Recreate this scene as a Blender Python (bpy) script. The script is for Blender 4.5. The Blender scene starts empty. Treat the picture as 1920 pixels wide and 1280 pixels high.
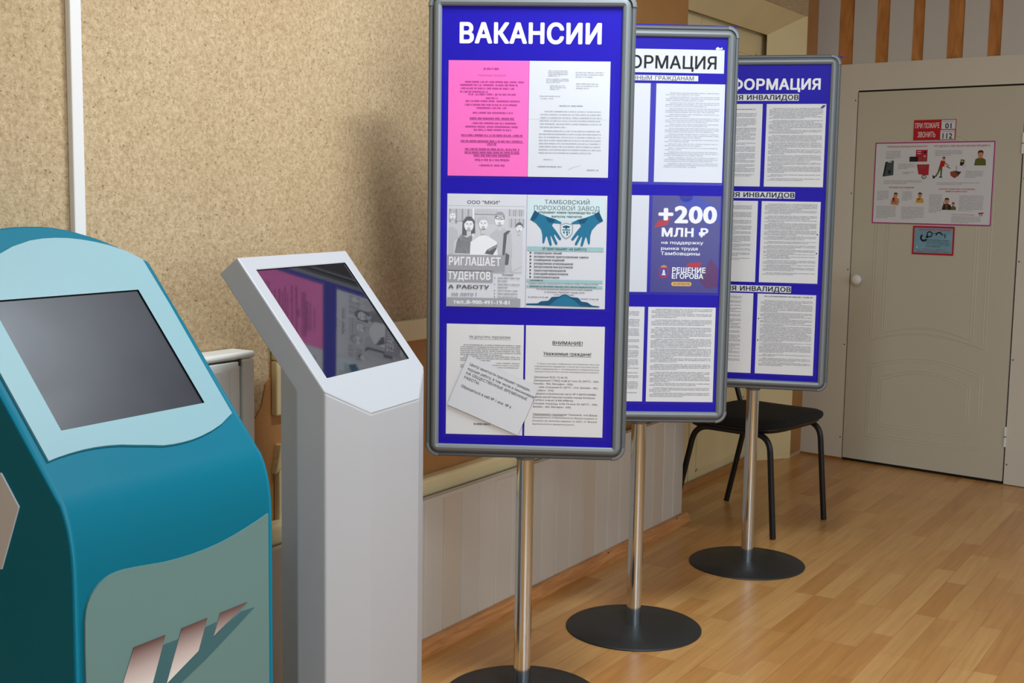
import bpy, bmesh, math, random
from mathutils import Vector, Matrix
from mathutils.geometry import tessellate_polygon, delaunay_2d_cdt
random.seed(7)
SC = bpy.context.scene
COL = SC.collection
PI = math.pi

# ------------------------------------------------------------------ camera
YAW, PITCH, ROLL = math.radians(31.9625), 0.1149, 0.0154
cd = bpy.data.cameras.new('camera'); cam = bpy.data.objects.new('camera', cd); COL.objects.link(cam)
cd.sensor_width = 36.0; cd.lens = 36.0 * 2352.26 / 1920.0; cd.clip_start = 0.05
_fw = Vector((0, math.cos(PITCH), -math.sin(PITCH))); _rt = Vector((1, 0, 0)); _up = _rt.cross(_fw)
_r = _rt * math.cos(ROLL) + _up * math.sin(ROLL); _u = -_rt * math.sin(ROLL) + _up * math.cos(ROLL)
_m = Matrix((_r, _u, -_fw)).transposed().to_4x4()
cam.matrix_world = Matrix.Translation((2.126, -2.921, 1.378)) @ Matrix.Rotation(YAW, 4, 'Z') @ _m
SC.camera = cam

# ------------------------------------------------------------------ world, lights, exposure
SC.view_settings.view_transform = 'Standard'; SC.view_settings.look = 'None'
SC.view_settings.gamma = 1.0; SC.view_settings.use_curve_mapping = False
SC.view_settings.exposure = -0.17
wd = bpy.data.worlds.new('daylight'); SC.world = wd; wd.use_nodes = True
wd.node_tree.nodes['Background'].inputs[0].default_value = (0.75, 0.85, 1.0, 1)
wd.node_tree.nodes['Background'].inputs[1].default_value = 1.0
def area(name, loc, target, sx, sy, power, color):
    l = bpy.data.lights.new(name, 'AREA'); l.shape = 'RECTANGLE'; l.size = sx; l.size_y = sy
    l.energy = power; l.color = color
    o = bpy.data.objects.new(name, l); COL.objects.link(o); o.location = loc
    d = Vector(target) - Vector(loc)
    o.rotation_euler = d.to_track_quat('-Z', 'Y').to_euler(); return o
COOL = (0.82, 0.92, 1.0)
area('ceiling_lamp_light', (1.10, -0.42, 2.86), (1.10, -0.42, 0), 0.14, 0.7, 54, COOL)
area('ceiling_lamp_light', (2.7, -2.0, 2.86), (2.7, -2.0, 0), 0.6, 1.2, 32, COOL)
area('window_daylight', (4.16, -2.4, 1.75), (0.4, -0.6, 1.2), 2.2, 1.7, 50, (0.78, 0.91, 1.0))
area('window_daylight', (4.16, 0.9, 1.75), (0, 0.4, 1.2), 2.8, 1.7, 14, (0.78, 0.91, 1.0))

# ------------------------------------------------------------------ materials
def s2l(c):
    return tuple(((v / 255.0) / 12.92 if v / 255.0 <= 0.04045 else ((v / 255.0 + 0.055) / 1.055) ** 2.4) for v in c)
class NT:
    def __init__(s, name):
        s.m = bpy.data.materials.new(name); s.m.use_nodes = True; s.t = s.m.node_tree
        s.b = s.t.nodes['Principled BSDF']; s.out = s.t.nodes['Material Output']
    def n(s, typ, **kw):
        o = s.t.nodes.new(typ)
        for k, v in kw.items():
            if k in o.inputs: o.inputs[k].default_value = v
            else: setattr(o, k, v)
        return o
    def l(s, a, b): s.t.links.new(a, b)
def plain(name, rgb, rough=0.5, metal=0.0, spec=0.5, var=0.04, vscale=6.0, bump=0.0, bscale=200.0, coat=0.0):
    k = NT(name); c = s2l(rgb)
    tc = k.n('ShaderNodeTexCoord'); no = k.n('ShaderNodeTexNoise', Scale=vscale, Detail=4.0)
    k.l(tc.outputs['Object'], no.inputs['Vector'])
    mx = k.n('ShaderNodeMix', data_type='RGBA')
    mx.inputs[6].default_value = (*[v * (1 - var) for v in c], 1); mx.inputs[7].default_value = (*[min(1, v * (1 + var)) for v in c], 1)
    k.l(no.outputs['Fac'], mx.inputs[0]); k.l(mx.outputs[2], k.b.inputs['Base Color'])
    k.b.inputs['Roughness'].default_value = rough; k.b.inputs['Metallic'].default_value = metal
    k.b.inputs['Specular IOR Level'].default_value = spec
    if coat: k.b.inputs['Coat Weight'].default_value = coat; k.b.inputs['Coat Roughness'].default_value = 0.15
    if bump:
        n2 = k.n('ShaderNodeTexNoise', Scale=bscale, Detail=3.0); k.l(tc.outputs['Object'], n2.inputs['Vector'])
        bp = k.n('ShaderNodeBump', Strength=bump, Distance=0.002); k.l(n2.outputs['Fac'], bp.inputs['Height'])
        k.l(bp.outputs['Normal'], k.b.inputs['Normal'])
    return k.m
def ink(name, rgb): return plain(name, rgb, rough=0.7, spec=0.2, var=0.0)

def stucco():
    k = NT('stucco'); tc = k.n('ShaderNodeTexCoord')
    def noise(sc, de, ro=0.5):
        o = k.n('ShaderNodeTexNoise', Scale=sc, Detail=de, Roughness=ro); k.l(tc.outputs['Object'], o.inputs['Vector']); return o
    def ramp(src, p0, c0, p1, c1):
        r = k.n('ShaderNodeValToRGB'); e = r.color_ramp.elements; e[0].position = p0; e[0].color = (*c0, 1); e[1].position = p1; e[1].color = (*c1, 1)
        k.l(src.outputs['Fac'], r.inputs[0]); return r
    def mul(a, b, f):
        m = k.n('ShaderNodeMix', data_type='RGBA', blend_type='MULTIPLY'); m.inputs[0].default_value = f
        k.l(a, m.inputs[6]); k.l(b, m.inputs[7]); return m.outputs[2]
    n1 = noise(105.0, 6.0, 0.72); n2 = noise(1.3, 4.0); n3 = noise(100.0, 2.0, 0.6)
    base = ramp(n1, 0.32, s2l((176, 146, 104)), 0.66, s2l((220, 196, 158)))
    stain = ramp(n2, 0.35, (0.76, 0.69, 0.60), 0.65, (1, 1, 1)); pit = ramp(n3, 0.29, (0.45, 0.38, 0.30), 0.36, (1, 1, 1))
    k.l(mul(mul(base.outputs[0], stain.outputs[0], 0.5), pit.outputs[0], 0.8), k.b.inputs['Base Color'])
    ad = k.n('ShaderNodeMath', operation='MULTIPLY'); k.l(n1.outputs['Fac'], ad.inputs[0]); k.l(pit.outputs[0], ad.inputs[1])
    bp = k.n('ShaderNodeBump', Strength=0.8, Distance=0.0045); k.l(ad.outputs[0], bp.inputs['Height']); k.l(bp.outputs[0], k.b.inputs['Normal'])
    k.b.inputs['Roughness'].default_value = 0.7; k.b.inputs['Specular IOR Level'].default_value = 0.4
    return k.m
def floor_mat():
    k = NT('laminate'); tc = k.n('ShaderNodeTexCoord')
    mp = k.n('ShaderNodeMapping'); mp.inputs['Rotation'].default_value = (0, 0, PI / 2); k.l(tc.outputs['Object'], mp.inputs['Vector'])
    def brick(c1, c2, bias):
        br = k.n('ShaderNodeTexBrick', Scale=1.0); br.inputs['Brick Width'].default_value = 0.43; br.inputs['Row Height'].default_value = 0.07
        br.inputs['Mortar Size'].default_value = 0.0007; br.inputs['Mortar Smooth'].default_value = 0.6; br.inputs['Bias'].default_value = bias
        br.offset = 0.37; br.offset_frequency = 3
        br.inputs['Color1'].default_value = (*s2l(c1), 1); br.inputs['Color2'].default_value = (*s2l(c2), 1)
        br.inputs['Mortar'].default_value = (*s2l((146, 98, 52)), 1); k.l(mp.outputs[0], br.inputs['Vector']); return br
    br = brick((188, 130, 66), (212, 163, 100), 0.0)
    mp2 = k.n('ShaderNodeMapping'); mp2.inputs['Scale'].default_value = (26, 1.6, 1); k.l(tc.outputs['Object'], mp2.inputs['Vector'])
    gr = k.n('ShaderNodeTexNoise', Scale=2.0, Detail=6.0, Distortion=0.6); k.l(mp2.outputs[0], gr.inputs['Vector'])
    rp = k.n('ShaderNodeValToRGB'); rp.color_ramp.elements[0].position = 0.3; rp.color_ramp.elements[0].color = (0.78, 0.72, 0.66, 1)
    rp.color_ramp.elements[1].position = 0.7; k.l(gr.outputs['Fac'], rp.inputs[0])
    mx = k.n('ShaderNodeMix', data_type='RGBA', blend_type='MULTIPLY'); mx.inputs[0].default_value = 0.8
    k.l(br.outputs['Color'], mx.inputs[6]); k.l(rp.outputs[0], mx.inputs[7]); k.l(mx.outputs[2], k.b.inputs['Base Color'])
    k.b.inputs['Roughness'].default_value = 0.3; k.b.inputs['Specular IOR Level'].default_value = 0.5
    bp = k.n('ShaderNodeBump', Strength=0.15, Distance=0.001); k.l(gr.outputs['Fac'], bp.inputs['Height']); k.l(bp.outputs[0], k.b.inputs['Normal'])
    return k.m
def wood(name, c1, c2, rough=0.5, axis=(1, 1, 12)):
    k = NT(name); tc = k.n('ShaderNodeTexCoord'); mp = k.n('ShaderNodeMapping'); mp.inputs['Scale'].default_value = axis
    k.l(tc.outputs['Object'], mp.inputs[0]); no = k.n('ShaderNodeTexNoise', Scale=5.0, Detail=6.0, Distortion=0.8); k.l(mp.outputs[0], no.inputs['Vector'])
    r = k.n('ShaderNodeValToRGB'); r.color_ramp.elements[0].position = 0.32; r.color_ramp.elements[1].position = 0.68
    r.color_ramp.elements[0].color = (*s2l(c1), 1); r.color_ramp.elements[1].color = (*s2l(c2), 1)
    k.l(no.outputs['Fac'], r.inputs[0]); k.l(r.outputs[0], k.b.inputs['Base Color']); k.b.inputs['Roughness'].default_value = rough
    return k.m
def clear_plastic():
    k = NT('clear_plastic'); tr = k.n('ShaderNodeBsdfTransparent'); gl = k.n('ShaderNodeBsdfGlossy'); gl.inputs['Roughness'].default_value = 0.2
    gl.inputs['Color'].default_value = (1, 1, 1, 1); tr.inputs['Color'].default_value = (0.995, 0.995, 1.0, 1)
    mx = k.n('ShaderNodeMixShader'); mx.inputs[0].default_value = 0.010
    k.l(tr.outputs[0], mx.inputs[1]); k.l(gl.outputs[0], mx.inputs[2]); k.l(mx.outputs[0], k.out.inputs['Surface'])
    return k.m
def gradient_print(name, stops, axis, lo, hi):
    """printed colour ramp along a local axis of the printed plate"""
    k = NT(name); tc = k.n('ShaderNodeTexCoord'); sp = k.n('ShaderNodeSeparateXYZ'); k.l(tc.outputs['Object'], sp.inputs[0])
    mr = k.n('ShaderNodeMapRange'); mr.inputs['From Min'].default_value = lo; mr.inputs['From Max'].default_value = hi
    k.l(sp.outputs[axis], mr.inputs[0]); r = k.n('ShaderNodeValToRGB'); el = r.color_ramp.elements
    el[0].position = stops[0][0]; el[0].color = (*s2l(stops[0][1]), 1); el[1].position = stops[-1][0]; el[1].color = (*s2l(stops[-1][1]), 1)
    for p, c in stops[1:-1]:
        e = el.new(p); e.color = (*s2l(c), 1)
    k.l(mr.outputs[0], r.inputs[0]); k.l(r.outputs[0], k.b.inputs['Base Color']); k.b.inputs['Roughness'].default_value = 0.55
    return k.m
M = dict(
    stucco=stucco(), floor=floor_mat(),
    brown_paint=plain('brown_paint', (176, 124, 68), 0.6, var=0.22, vscale=5, bump=0.4, bscale=60),
    plaster=plain('cream_plaster', (214, 192, 140), 0.7, var=0.15, vscale=20, bump=0.8, bscale=70),
    cream=plain('cream_paint', (232, 212, 162), 0.5, var=0.08, vscale=5, bump=0.15, bscale=40),
    ceiling=plain('ceiling_white', (225, 224, 218), 0.8),
    wallpaint=plain('wall_paint', (206, 200, 188), 0.8),
    pvc=plain('pvc_panel', (205, 194, 180), 0.42, var=0.04, vscale=3),
    pvc_warm=plain('pvc_panel_warm', (203, 187, 168), 0.42, var=0.04, vscale=3), pvc_gap=plain('pvc_groove', (120, 108, 96), 0.7),
    pvc_far=plain('pvc_panel_far', (200, 196, 190), 0.45, var=0.03, vscale=3),
    far=plain('far_wall_board', (214, 208, 194), 0.5, var=0.03, vscale=2),
    door=plain('door_laminate', (198, 192, 174), 0.45, var=0.03, vscale=2),
    gap=plain('dark_gap', (30, 24, 20), 0.9),
    screwmat=plain('screw_dark', (70, 56, 46), 0.6),
    orange=wood('orange_wood', (170, 106, 46), (204, 138, 72), 0.55, (6, 6, 1.2)),
    skirt=wood('skirting_wood', (172, 108, 56), (208, 146, 88), 0.42, (14, 1.2, 14)),
    white=plain('white_plastic', (232, 230, 226), 0.4, var=0.01),
    radw=plain('radiator_enamel', (240, 238, 232), 0.35, var=0.03),
    silver=plain('silver_paint', (184, 185, 188), 0.45, metal=0.0, var=0.015, vscale=3, bump=0.06, bscale=700),
    plate_grey=plain('grey_plate', (206, 210, 212), 0.5, var=0.02),
    black=plain('black_plastic', (16, 16, 18), 0.4, var=0.0),
    teal=plain('teal_paint', (0, 108, 130), 0.5, var=0.03, vscale=3, spec=0.14),
    aqua=plain('aqua_plate', (130, 168, 175), 0.5, var=0.04, vscale=4),
    aqua_shaded=plain('aqua_plate_shaded', (100, 134, 131), 0.5, var=0.03, vscale=5),  # aqua of the kiosk's front plate made darker, its shade put into the colour
    sage_dark=ink('plate_print_shadow', (66, 104, 108)),
    alu=plain('grey_aluminium', (126, 131, 133), 0.5, metal=0.35, var=0.02),
    alu_dark=plain('dark_aluminium', (102, 106, 108), 0.5, metal=0.35, var=0.02),
    blue=plain('blue_panel', (28, 14, 166), 0.5, var=0.02, vscale=3, spec=0.22),
    base=plain('black_base', (30, 32, 32), 0.5, var=0.1, vscale=8, bump=0.15, bscale=600),
    fabric=plain('black_fabric', (20, 19, 20), 0.9, var=0.15, vscale=40, bump=0.5, bscale=900),
    clear=clear_plastic(),
    paper=plain('paper', (216, 218, 223), 0.7, var=0.015, vscale=3, spec=0.25), paper_old=plain('paper_old', (226, 226, 224), 0.7, var=0.02, vscale=3, spec=0.25),
    pink=plain('pink_paper', (246, 110, 190), 0.7, var=0.01, vscale=3, spec=0.25),
    k=ink('ink_black', (40, 40, 46)), k1=ink('ink_soft_black', (66, 66, 72)), k25=ink('ink_mid_grey', (146, 146, 153)), k2=ink('ink_dark_grey', (104, 104, 112)), k3=ink('ink_grey', (164, 164, 170)), k4=ink('ink_light_grey', (192, 193, 198)),
    k5=ink('ink_pale_grey', (206, 207, 211)), w=ink('ink_white', (238, 238, 240)), pk=ink('ink_on_pink', (196, 84, 160)), pk2=ink('ink_on_pink_dark', (158, 54, 128)), pk3=ink('ink_on_pink_deep', (142, 48, 114)),
    glove=ink('ink_glove', (36, 116, 150)), glove2=ink('ink_glove_dark', (22, 84, 116)), mint=ink('ink_mint', (156, 196, 198)), mint2=ink('ink_pale_mint', (206, 226, 228)),
    red=ink('ink_red', (186, 34, 44)), red2=ink('ink_poster_red', (176, 44, 62)), purp=ink('ink_magenta', (176, 40, 126)),
    indigo=plain('poster_indigo', (56, 50, 132), 0.5, var=0.12, vscale=9), plum=ink('ink_plum', (92, 48, 104)), pblue=ink('ink_poster_blue', (52, 66, 170)), yellow=ink('ink_yellow', (226, 178, 66)),
    gold=ink('ink_gold', (204, 160, 72)), sky=plain('sticker_sky', (120, 164, 186), 0.4, var=0.3, vscale=18),
    skin=ink('ink_skin', (198, 140, 104)), hair=ink('ink_hair', (78, 44, 30)), olive=ink('ink_olive', (96, 100, 52)), steel=ink('ink_steel', (70, 84, 88)), brick=ink('ink_brick', (150, 74, 52)),
)
def chrome():
    k = NT('chrome'); k.b.inputs['Base Color'].default_value = (0.62, 0.68, 0.74, 1); k.b.inputs['Metallic'].default_value = 1.0
    tc = k.n('ShaderNodeTexCoord'); no = k.n('ShaderNodeTexNoise', Scale=8.0, Detail=5.0); k.l(tc.outputs['Object'], no.inputs['Vector'])
    mr = k.n('ShaderNodeMapRange'); mr.inputs['To Min'].default_value = 0.05; mr.inputs['To Max'].default_value = 0.14; k.l(no.outputs['Fac'], mr.inputs[0])
    k.l(mr.outputs[0], k.b.inputs['Roughness']); return k.m
M['chrome'] = chrome()
def screen_mat(name, rgb, rough, ior=1.5, spec=0.9):
    k = NT(name); k.b.inputs['Base Color'].default_value = (*s2l(rgb), 1); k.b.inputs['Specular IOR Level'].default_value = spec; k.b.inputs['IOR'].default_value = ior
    tc = k.n('ShaderNodeTexCoord'); no = k.n('ShaderNodeTexNoise', Scale=7.0, Detail=4.0); k.l(tc.outputs['Object'], no.inputs['Vector'])
    mr = k.n('ShaderNodeMapRange'); mr.inputs['To Min'].default_value = rough; mr.inputs['To Max'].default_value = rough * 1.5 + 0.01; k.l(no.outputs['Fac'], mr.inputs[0])
    k.l(mr.outputs[0], k.b.inputs['Roughness']); return k.m
M['screen_gloss'] = screen_mat('touch_screen_gloss', (26, 26, 32), 0.03, 1.8)
M['screen_matte'] = screen_mat('touch_screen_matte', (36, 38, 46), 0.3, 1.5, 0.42)
M['stripe_fade'] = gradient_print('stripe_fade', [(0, (226, 220, 212)), (0.45, (196, 178, 172)), (1, (92, 58, 54))], 'Z', 0.535, 0.617)

# ------------------------------------------------------------------ mesh helpers
class MB:
    """collects geometry and links it as ONE mesh object"""
    def __init__(s): s.v = []; s.f = []; s.mi = []; s.mats = []; s.sm = []
    def mat(s, m):
        m = M[m] if isinstance(m, str) else m
        if m not in s.mats: s.mats.append(m)
        return s.mats.index(m)
    def add(s, vs, fs, m, smooth=False):
        b = len(s.v); i = s.mat(m); s.v += [tuple(v) for v in vs]
        for f in fs: s.f.append(tuple(b + k for k in f)); s.mi.append(i); s.sm.append(smooth)
        return s
    def box(s, x0, x1, y0, y1, z0, z1, m):
        vs = [(x0, y0, z0), (x1, y0, z0), (x1, y1, z0), (x0, y1, z0), (x0, y0, z1), (x1, y0, z1), (x1, y1, z1), (x0, y1, z1)]
        return s.add(vs, [(0, 3, 2, 1), (4, 5, 6, 7), (0, 1, 5, 4), (1, 2, 6, 5), (2, 3, 7, 6), (3, 0, 4, 7)], m)
    def tube(s, pts, r, m, n=14, caps=True):
        pts = [Vector(p) for p in pts]; vs = []; fs = []; ref = None
        for i, p in enumerate(pts):
            d = (pts[min(i + 1, len(pts) - 1)] - pts[max(i - 1, 0)]).normalized()
            if ref is None: ref = d.orthogonal().normalized()
            a = (ref - d * ref.dot(d)).normalized(); ref = a; b = d.cross(a)
            for k in range(n):
                t = 2 * PI * k / n; vs.append(p + (a * math.cos(t) + b * math.sin(t)) * r)
        for i in range(len(pts) - 1):
            for k in range(n): fs.append((i * n + k, i * n + (k + 1) % n, (i + 1) * n + (k + 1) % n, (i + 1) * n + k))
        s.add(vs, fs, m, True)
        if caps: s.add(vs[:n], [tuple(range(n))[::-1]], m); s.add(vs[-n:], [tuple(range(n))], m)
        return s
    def lathe(s, prof, m, n=64, c=(0, 0)):
        vs = []; fs = []
        for r, z in prof:
            for k in range(n): t = 2 * PI * k / n; vs.append((c[0] + r * math.cos(t), c[1] + r * math.sin(t), z))
        for i in range(len(prof) - 1):
            for k in range(n): fs.append((i * n + k, i * n + (k + 1) % n, (i + 1) * n + (k + 1) % n, (i + 1) * n + k))
        s.add(vs, fs, m, True); s.add(vs[:n], [tuple(range(n))[::-1]], m); return s.add(vs[-n:], [tuple(range(n))], m)
    def slab(s, outer, fn, d0, d1, m, hole=None, hole_m=None):
        """2-D outline (with an optional hole) given thickness; fn(a, b, depth) -> point"""
        loops = [outer] + ([hole] if hole else [])
        flat = [p for l in loops for p in l]; n = len(flat)
        tri = tessellate_polygon([[Vector((p[0], p[1], 0)) for p in l] for l in loops])
        vs = [fn(p[0], p[1], d0) for p in flat] + [fn(p[0], p[1], d1) for p in flat]
        s.add(vs, [t for t in tri] + [tuple(n + k for k in reversed(t)) for t in tri], m)
        b = 0
        for li, l in enumerate(loops):
            q = len(l); fs = [(b + i, b + (i + 1) % q, n + b + (i + 1) % q, n + b + i) for i in range(q)]
            s.add(vs, fs, (hole_m or m) if li else m); b += q
        return s
    def build(s, name, parent=None, loc=(0, 0, 0), rz=0.0, bevel=0.0, seg=2, mats=None):
        me = bpy.data.meshes.new(name); me.from_pydata(s.v, [], s.f)
        for m in s.mats: me.materials.append(m)
        me.polygons.foreach_set('material_index', s.mi); me.polygons.foreach_set('use_smooth', s.sm)
        bm = bmesh.new(); bm.from_mesh(me)
        if bevel: bmesh.ops.remove_doubles(bm, verts=bm.verts, dist=1e-6)
        bmesh.ops.recalc_face_normals(bm, faces=bm.faces); bm.to_mesh(me); bm.free(); me.update()
        o = bpy.data.objects.new(name, me); COL.objects.link(o); o.location = loc; o.rotation_euler = (0, 0, rz)
        if parent: o.parent = parent
        if bevel:
            b = o.modifiers.new('bevel', 'BEVEL'); b.width = bevel; b.segments = seg; b.limit_method = 'ANGLE'; b.angle_limit = 0.6
        return o
def tag(o, label, cat, group=None):
    o['label'] = label; o['category'] = cat
    if group: o['group'] = group
    return o
def struct(o): o['kind'] = 'structure'; return o
def empty(name, loc, rz=0.0):
    o = bpy.data.objects.new(name, None); COL.objects.link(o); o.location = loc; o.rotation_euler = (0, 0, rz); o.empty_display_size = 0.1; return o
def arc(cx, cy, r, a0, a1, n=6):
    return [(cx + r * math.cos(a0 + (a1 - a0) * i / n), cy + r * math.sin(a0 + (a1 - a0) * i / n)) for i in range(n + 1)]
def smooth_path(pts, rad=0.04, n=6):
    """polyline with rounded corners"""
    P = [Vector(p) for p in pts]; out = [P[0]]
    for i in range(1, len(P) - 1):
        a = (P[i - 1] - P[i]); b = (P[i + 1] - P[i]); r = min(rad, a.length * .45, b.length * .45)
        s_, e_ = P[i] + a.normalized() * r, P[i] + b.normalized() * r
        for k in range(n + 1):
            t = k / n; out.append(s_ * (1 - t) ** 2 + P[i] * 2 * t * (1 - t) + e_ * t * t)
    out.append(P[-1]); return out

# lettering: glyph outlines of the built-in font as flat triangles
_tc = {}
def _winding(p, loops):
    x, y = p; w = 0
    for l in loops:
        for (ax, ay), (bx, by) in zip(l, l[1:] + l[:1]):
            if (ay > y) != (by > y) and x < (bx - ax) * (y - ay) / (by - ay) + ax: w += 1 if by > ay else -1
    return w
def glyphs(body, bold=0.0):
    key = (body, bold)
    if key not in _tc:
        c = bpy.data.curves.new('lettering', 'FONT'); c.body = body; c.resolution_u = 3; c.fill_mode = 'NONE'
        c.space_character = 1.0 + bold * 1.6
        o = bpy.data.objects.new('lettering', c); COL.objects.link(o); bpy.context.view_layer.update()
        me = bpy.data.meshes.new_from_object(o.evaluated_get(bpy.context.evaluated_depsgraph_get()))
        co = [(v.co.x, v.co.y) for v in me.vertices]; nx = {}
        for e in me.edges:
            a, b = e.vertices; nx.setdefault(a, []).append(b); nx.setdefault(b, []).append(a)
        bpy.data.objects.remove(o); bpy.data.curves.remove(c); bpy.data.meshes.remove(me)
        seen = set(); loops = []
        for v in range(len(co)):
            if v in seen or v not in nx: continue
            lp = [v]; seen.add(v); cur = min(nx[v]) if min(nx[v]) == v + 1 else v + 1 if (v + 1) in nx[v] else nx[v][0]
            while cur not in seen:
                seen.add(cur); lp.append(cur); k = [q for q in nx[cur] if q not in seen]
                if not k: break
                cur = k[0]
            pts = [co[q] for q in lp]
            ar = sum(a[0] * b[1] - b[0] * a[1] for a, b in zip(pts, pts[1:] + pts[:1])) / 2
            if len(pts) > 2 and abs(ar) > 1e-7: loops.append((ar, pts))
        # letters may be drawn by overlapping outlines: gather the outlines that touch and fill them by winding
        groups = []
        for ar, pts in loops:
            bb = (min(p[0] for p in pts), min(p[1] for p in pts), max(p[0] for p in pts), max(p[1] for p in pts)); hit = []
            for g in groups:
                if any(bb[0] < c[2] and c[0] < bb[2] and bb[1] < c[3] and c[1] < bb[3] for c in g[1]): hit.append(g)
            new = ([pts], [bb])
            for g in hit: new[0].extend(g[0]); new[1].extend(g[1]); groups.remove(g)
            groups.append(new)
        v0, f0 = [], []
        for ls, _ in groups:
            flat = [Vector(p) for l in ls for p in l]; ed = []; b = 0
            for l in ls: ed += [(b + q, b + (q + 1) % len(l)) for q in range(len(l))]; b += len(l)
            ov, _e, of, *_r = delaunay_2d_cdt(flat, ed, [], 0, 1e-6)
            b = len(v0); v0 += [(v.x, v.y, 0) for v in ov]
            for t in of:
                c_ = (sum(ov[q].x for q in t) / len(t), sum(ov[q].y for q in t) / len(t))
                if _winding(c_, ls): f0.append(tuple(b + q for q in t))
        vs, fs = list(v0), list(f0)
        if bold > 0:      # heavier strokes: the same outline repeated around a small ring
            q = 8 if bold > .015 else 4
            for i in range(q):
                a = 2 * PI * (i + .5) / q; b = len(vs)
                vs += [(x + bold * math.cos(a), y + bold * .8 * math.sin(a), i + 1) for x, y, _ in v0]; fs += [tuple(b + k for k in f) for f in f0]
        _tc[key] = (vs, fs)
    return _tc[key]
CAP = 0.7273 * 1.0
_cap = [p[1] for p in glyphs('Н')[0]]; CAP = max(_cap) - min(_cap)

class Print:
    """flat printing laid on a sheet: u right, v down, in the sheet's own measuring units"""
    def __init__(s, mb, box, w, h, y0, cx=0.0, cz=0.0):
        s.mb = mb; s.b = box; s.w = w; s.h = h; s.y = y0; s.k = 0; s.cx = cx; s.cz = cz
    def p(s, u, v, k=None):
        x0, y0, x1, y1 = s.b
        return (s.cx + (u - x0) / (x1 - x0) * s.w - s.w / 2, s.y - 0.00012 * (s.k if k is None else k), s.cz + s.h / 2 - (v - y0) / (y1 - y0) * s.h)
    def lay(s): s.k += 1; return s
    def poly(s, pts, m):
        tri = tessellate_polygon([[Vector((a, b, 0)) for a, b in pts]])
        s.mb.add([s.p(*q) for q in pts], tri, m); return s
    def rect(s, a, b, c, d, m): return s.poly([(a, b), (c, b), (c, d), (a, d)], m)
    def ell(s, cx, cy, rx, ry, m, n=16): return s.poly([(cx + rx * math.cos(2 * PI * i / n), cy + ry * math.sin(2 * PI * i / n)) for i in range(n)], m)
    def frame(s, a, b, c, d, t, m):
        s.rect(a, b, c, b + t, m); s.rect(a, d - t, c, d, m); s.rect(a, b + t, a + t, d - t, m); s.rect(c - t, b + t, c, d - t, m); return s
    def text(s, body, x0, x1, top, base, m, bold=0.0, slope=0.0):
        """cap height spans top..base, width spans x0..x1"""
        vs, fs = glyphs(body, bold)
        a = min(v[0] for v in vs); b = max(v[0] for v in vs)
        sx = (x1 - x0) / (b - a); sy = (base - top) / CAP
        s.mb.add([s.p(x0 + (v[0] - a) * sx, base - v[1] * sy + slope * ((v[0] - a) * sx), s.k + v[2] * .07) for v in vs], fs, m); return s
    def line(s, x0, x1, y, hgt, m, gap=None):
        """one line of print too small to read: words of letter-like strokes"""
        m = {'k4': 'k3', 'k3': 'k25', 'k2': 'k1', 'pk': 'pk2', 'pk2': 'pk3'}.get(m, m)
        h = hgt * 1.25; st = h * .24; x = x0; ym = y + hgt / 2; R = random.random; n = 0; wl = random.randint(3, 10)
        sc = (s.b[2] - s.b[0]) / (s.b[3] - s.b[1]) * s.h / s.w       # keeps strokes even when units differ
        cw = h * .78 * sc; sv = st * sc
        while x + cw <= x1 + cw * .3:
            a, b = ym - h / 2, ym + h / 2; r = R()
            s.rect(x, a, x + sv, b, m)
            if r < .8: s.rect(x + cw * .55, a, x + cw * .55 + sv, b, m)
            if r > .2: yy = a if r < .45 else (ym - st / 2 if r < .7 else b - st); s.rect(x + sv, yy, x + cw * .6, yy + st * .8, m)
            if R() < .08: s.rect(x, b, x + sv, b + h * .28, m)
            x += cw; n += 1
            if n >= wl: x += cw * .55; n = 0; wl = random.randint(2, 11)
        return s
    def para(s, x0, x1, y, n, pitch, hgt, m, indent=0.0, last=0.6):
        for i in range(n):
            s.line(x0 + (indent if i == 0 else 0), x1 if i < n - 1 else x0 + (x1 - x0) * last, y + i * pitch, hgt, m)
        return s

# ------------------------------------------------------------------ room shell
WT = -0.12            # face of the left wall
CEIL = 2.9
RX, BY = 4.25, -5.5
def FAR(f, d=0.0, z=0.0):   # a point of the far wall: f along it, d in front of it
    return (0.065 + 0.991 * f - 0.1345 * d, 3.676 - 0.1345 * f - 0.991 * d, z)
FZ = math.atan2(-0.1345, 0.991); F0 = (0.065, 3.676, 0.0)
struct(MB().box(-0.6, RX + .1, BY - .1, 4.2, -0.05, 0, 'floor').build('floor'))
struct(MB().box(-0.6, RX + .1, BY - .1, 4.2, CEIL, CEIL + 0.05, 'ceiling').build('ceiling'))
lw = MB()
lw.box(WT - .35, WT, BY, 2.02, 0, CEIL, 'stucco')
lw.box(WT - .35, WT, 2.02, 3.53, 2.33, CEIL, 'stucco')
lw.box(WT - .35, WT, 3.53, 3.72, 0, CEIL, 'stucco')
struct(lw.build('wall_left'))
# right wall with its window opening, and the back wall
rw = MB()
rw.box(RX - .05, RX + .1, BY, 4.2, 0, 0.85, 'wallpaint'); rw.box(RX - .05, RX + .1, BY, 4.2, 2.65, CEIL, 'wallpaint')
rw.box(RX - .05, RX + .1, BY, -3.6, 0.85, 2.65, 'wallpaint'); rw.box(RX - .05, RX + .1, -1.2, -0.6, 0.85, 2.65, 'wallpaint'); rw.box(RX - .05, RX + .1, 2.4, 4.2, 0.85, 2.65, 'wallpaint')
struct(rw.build('wall_right'))
struct(MB().box(-.5, RX, BY - .1, BY, 0, CEIL, 'wallpaint').build('wall_back'))
fwl = MB().box(-0.6, 4.3, 0.0, 0.12, 0, CEIL, 'orange'); struct(fwl.build('wall_far', None, F0, FZ))
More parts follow.
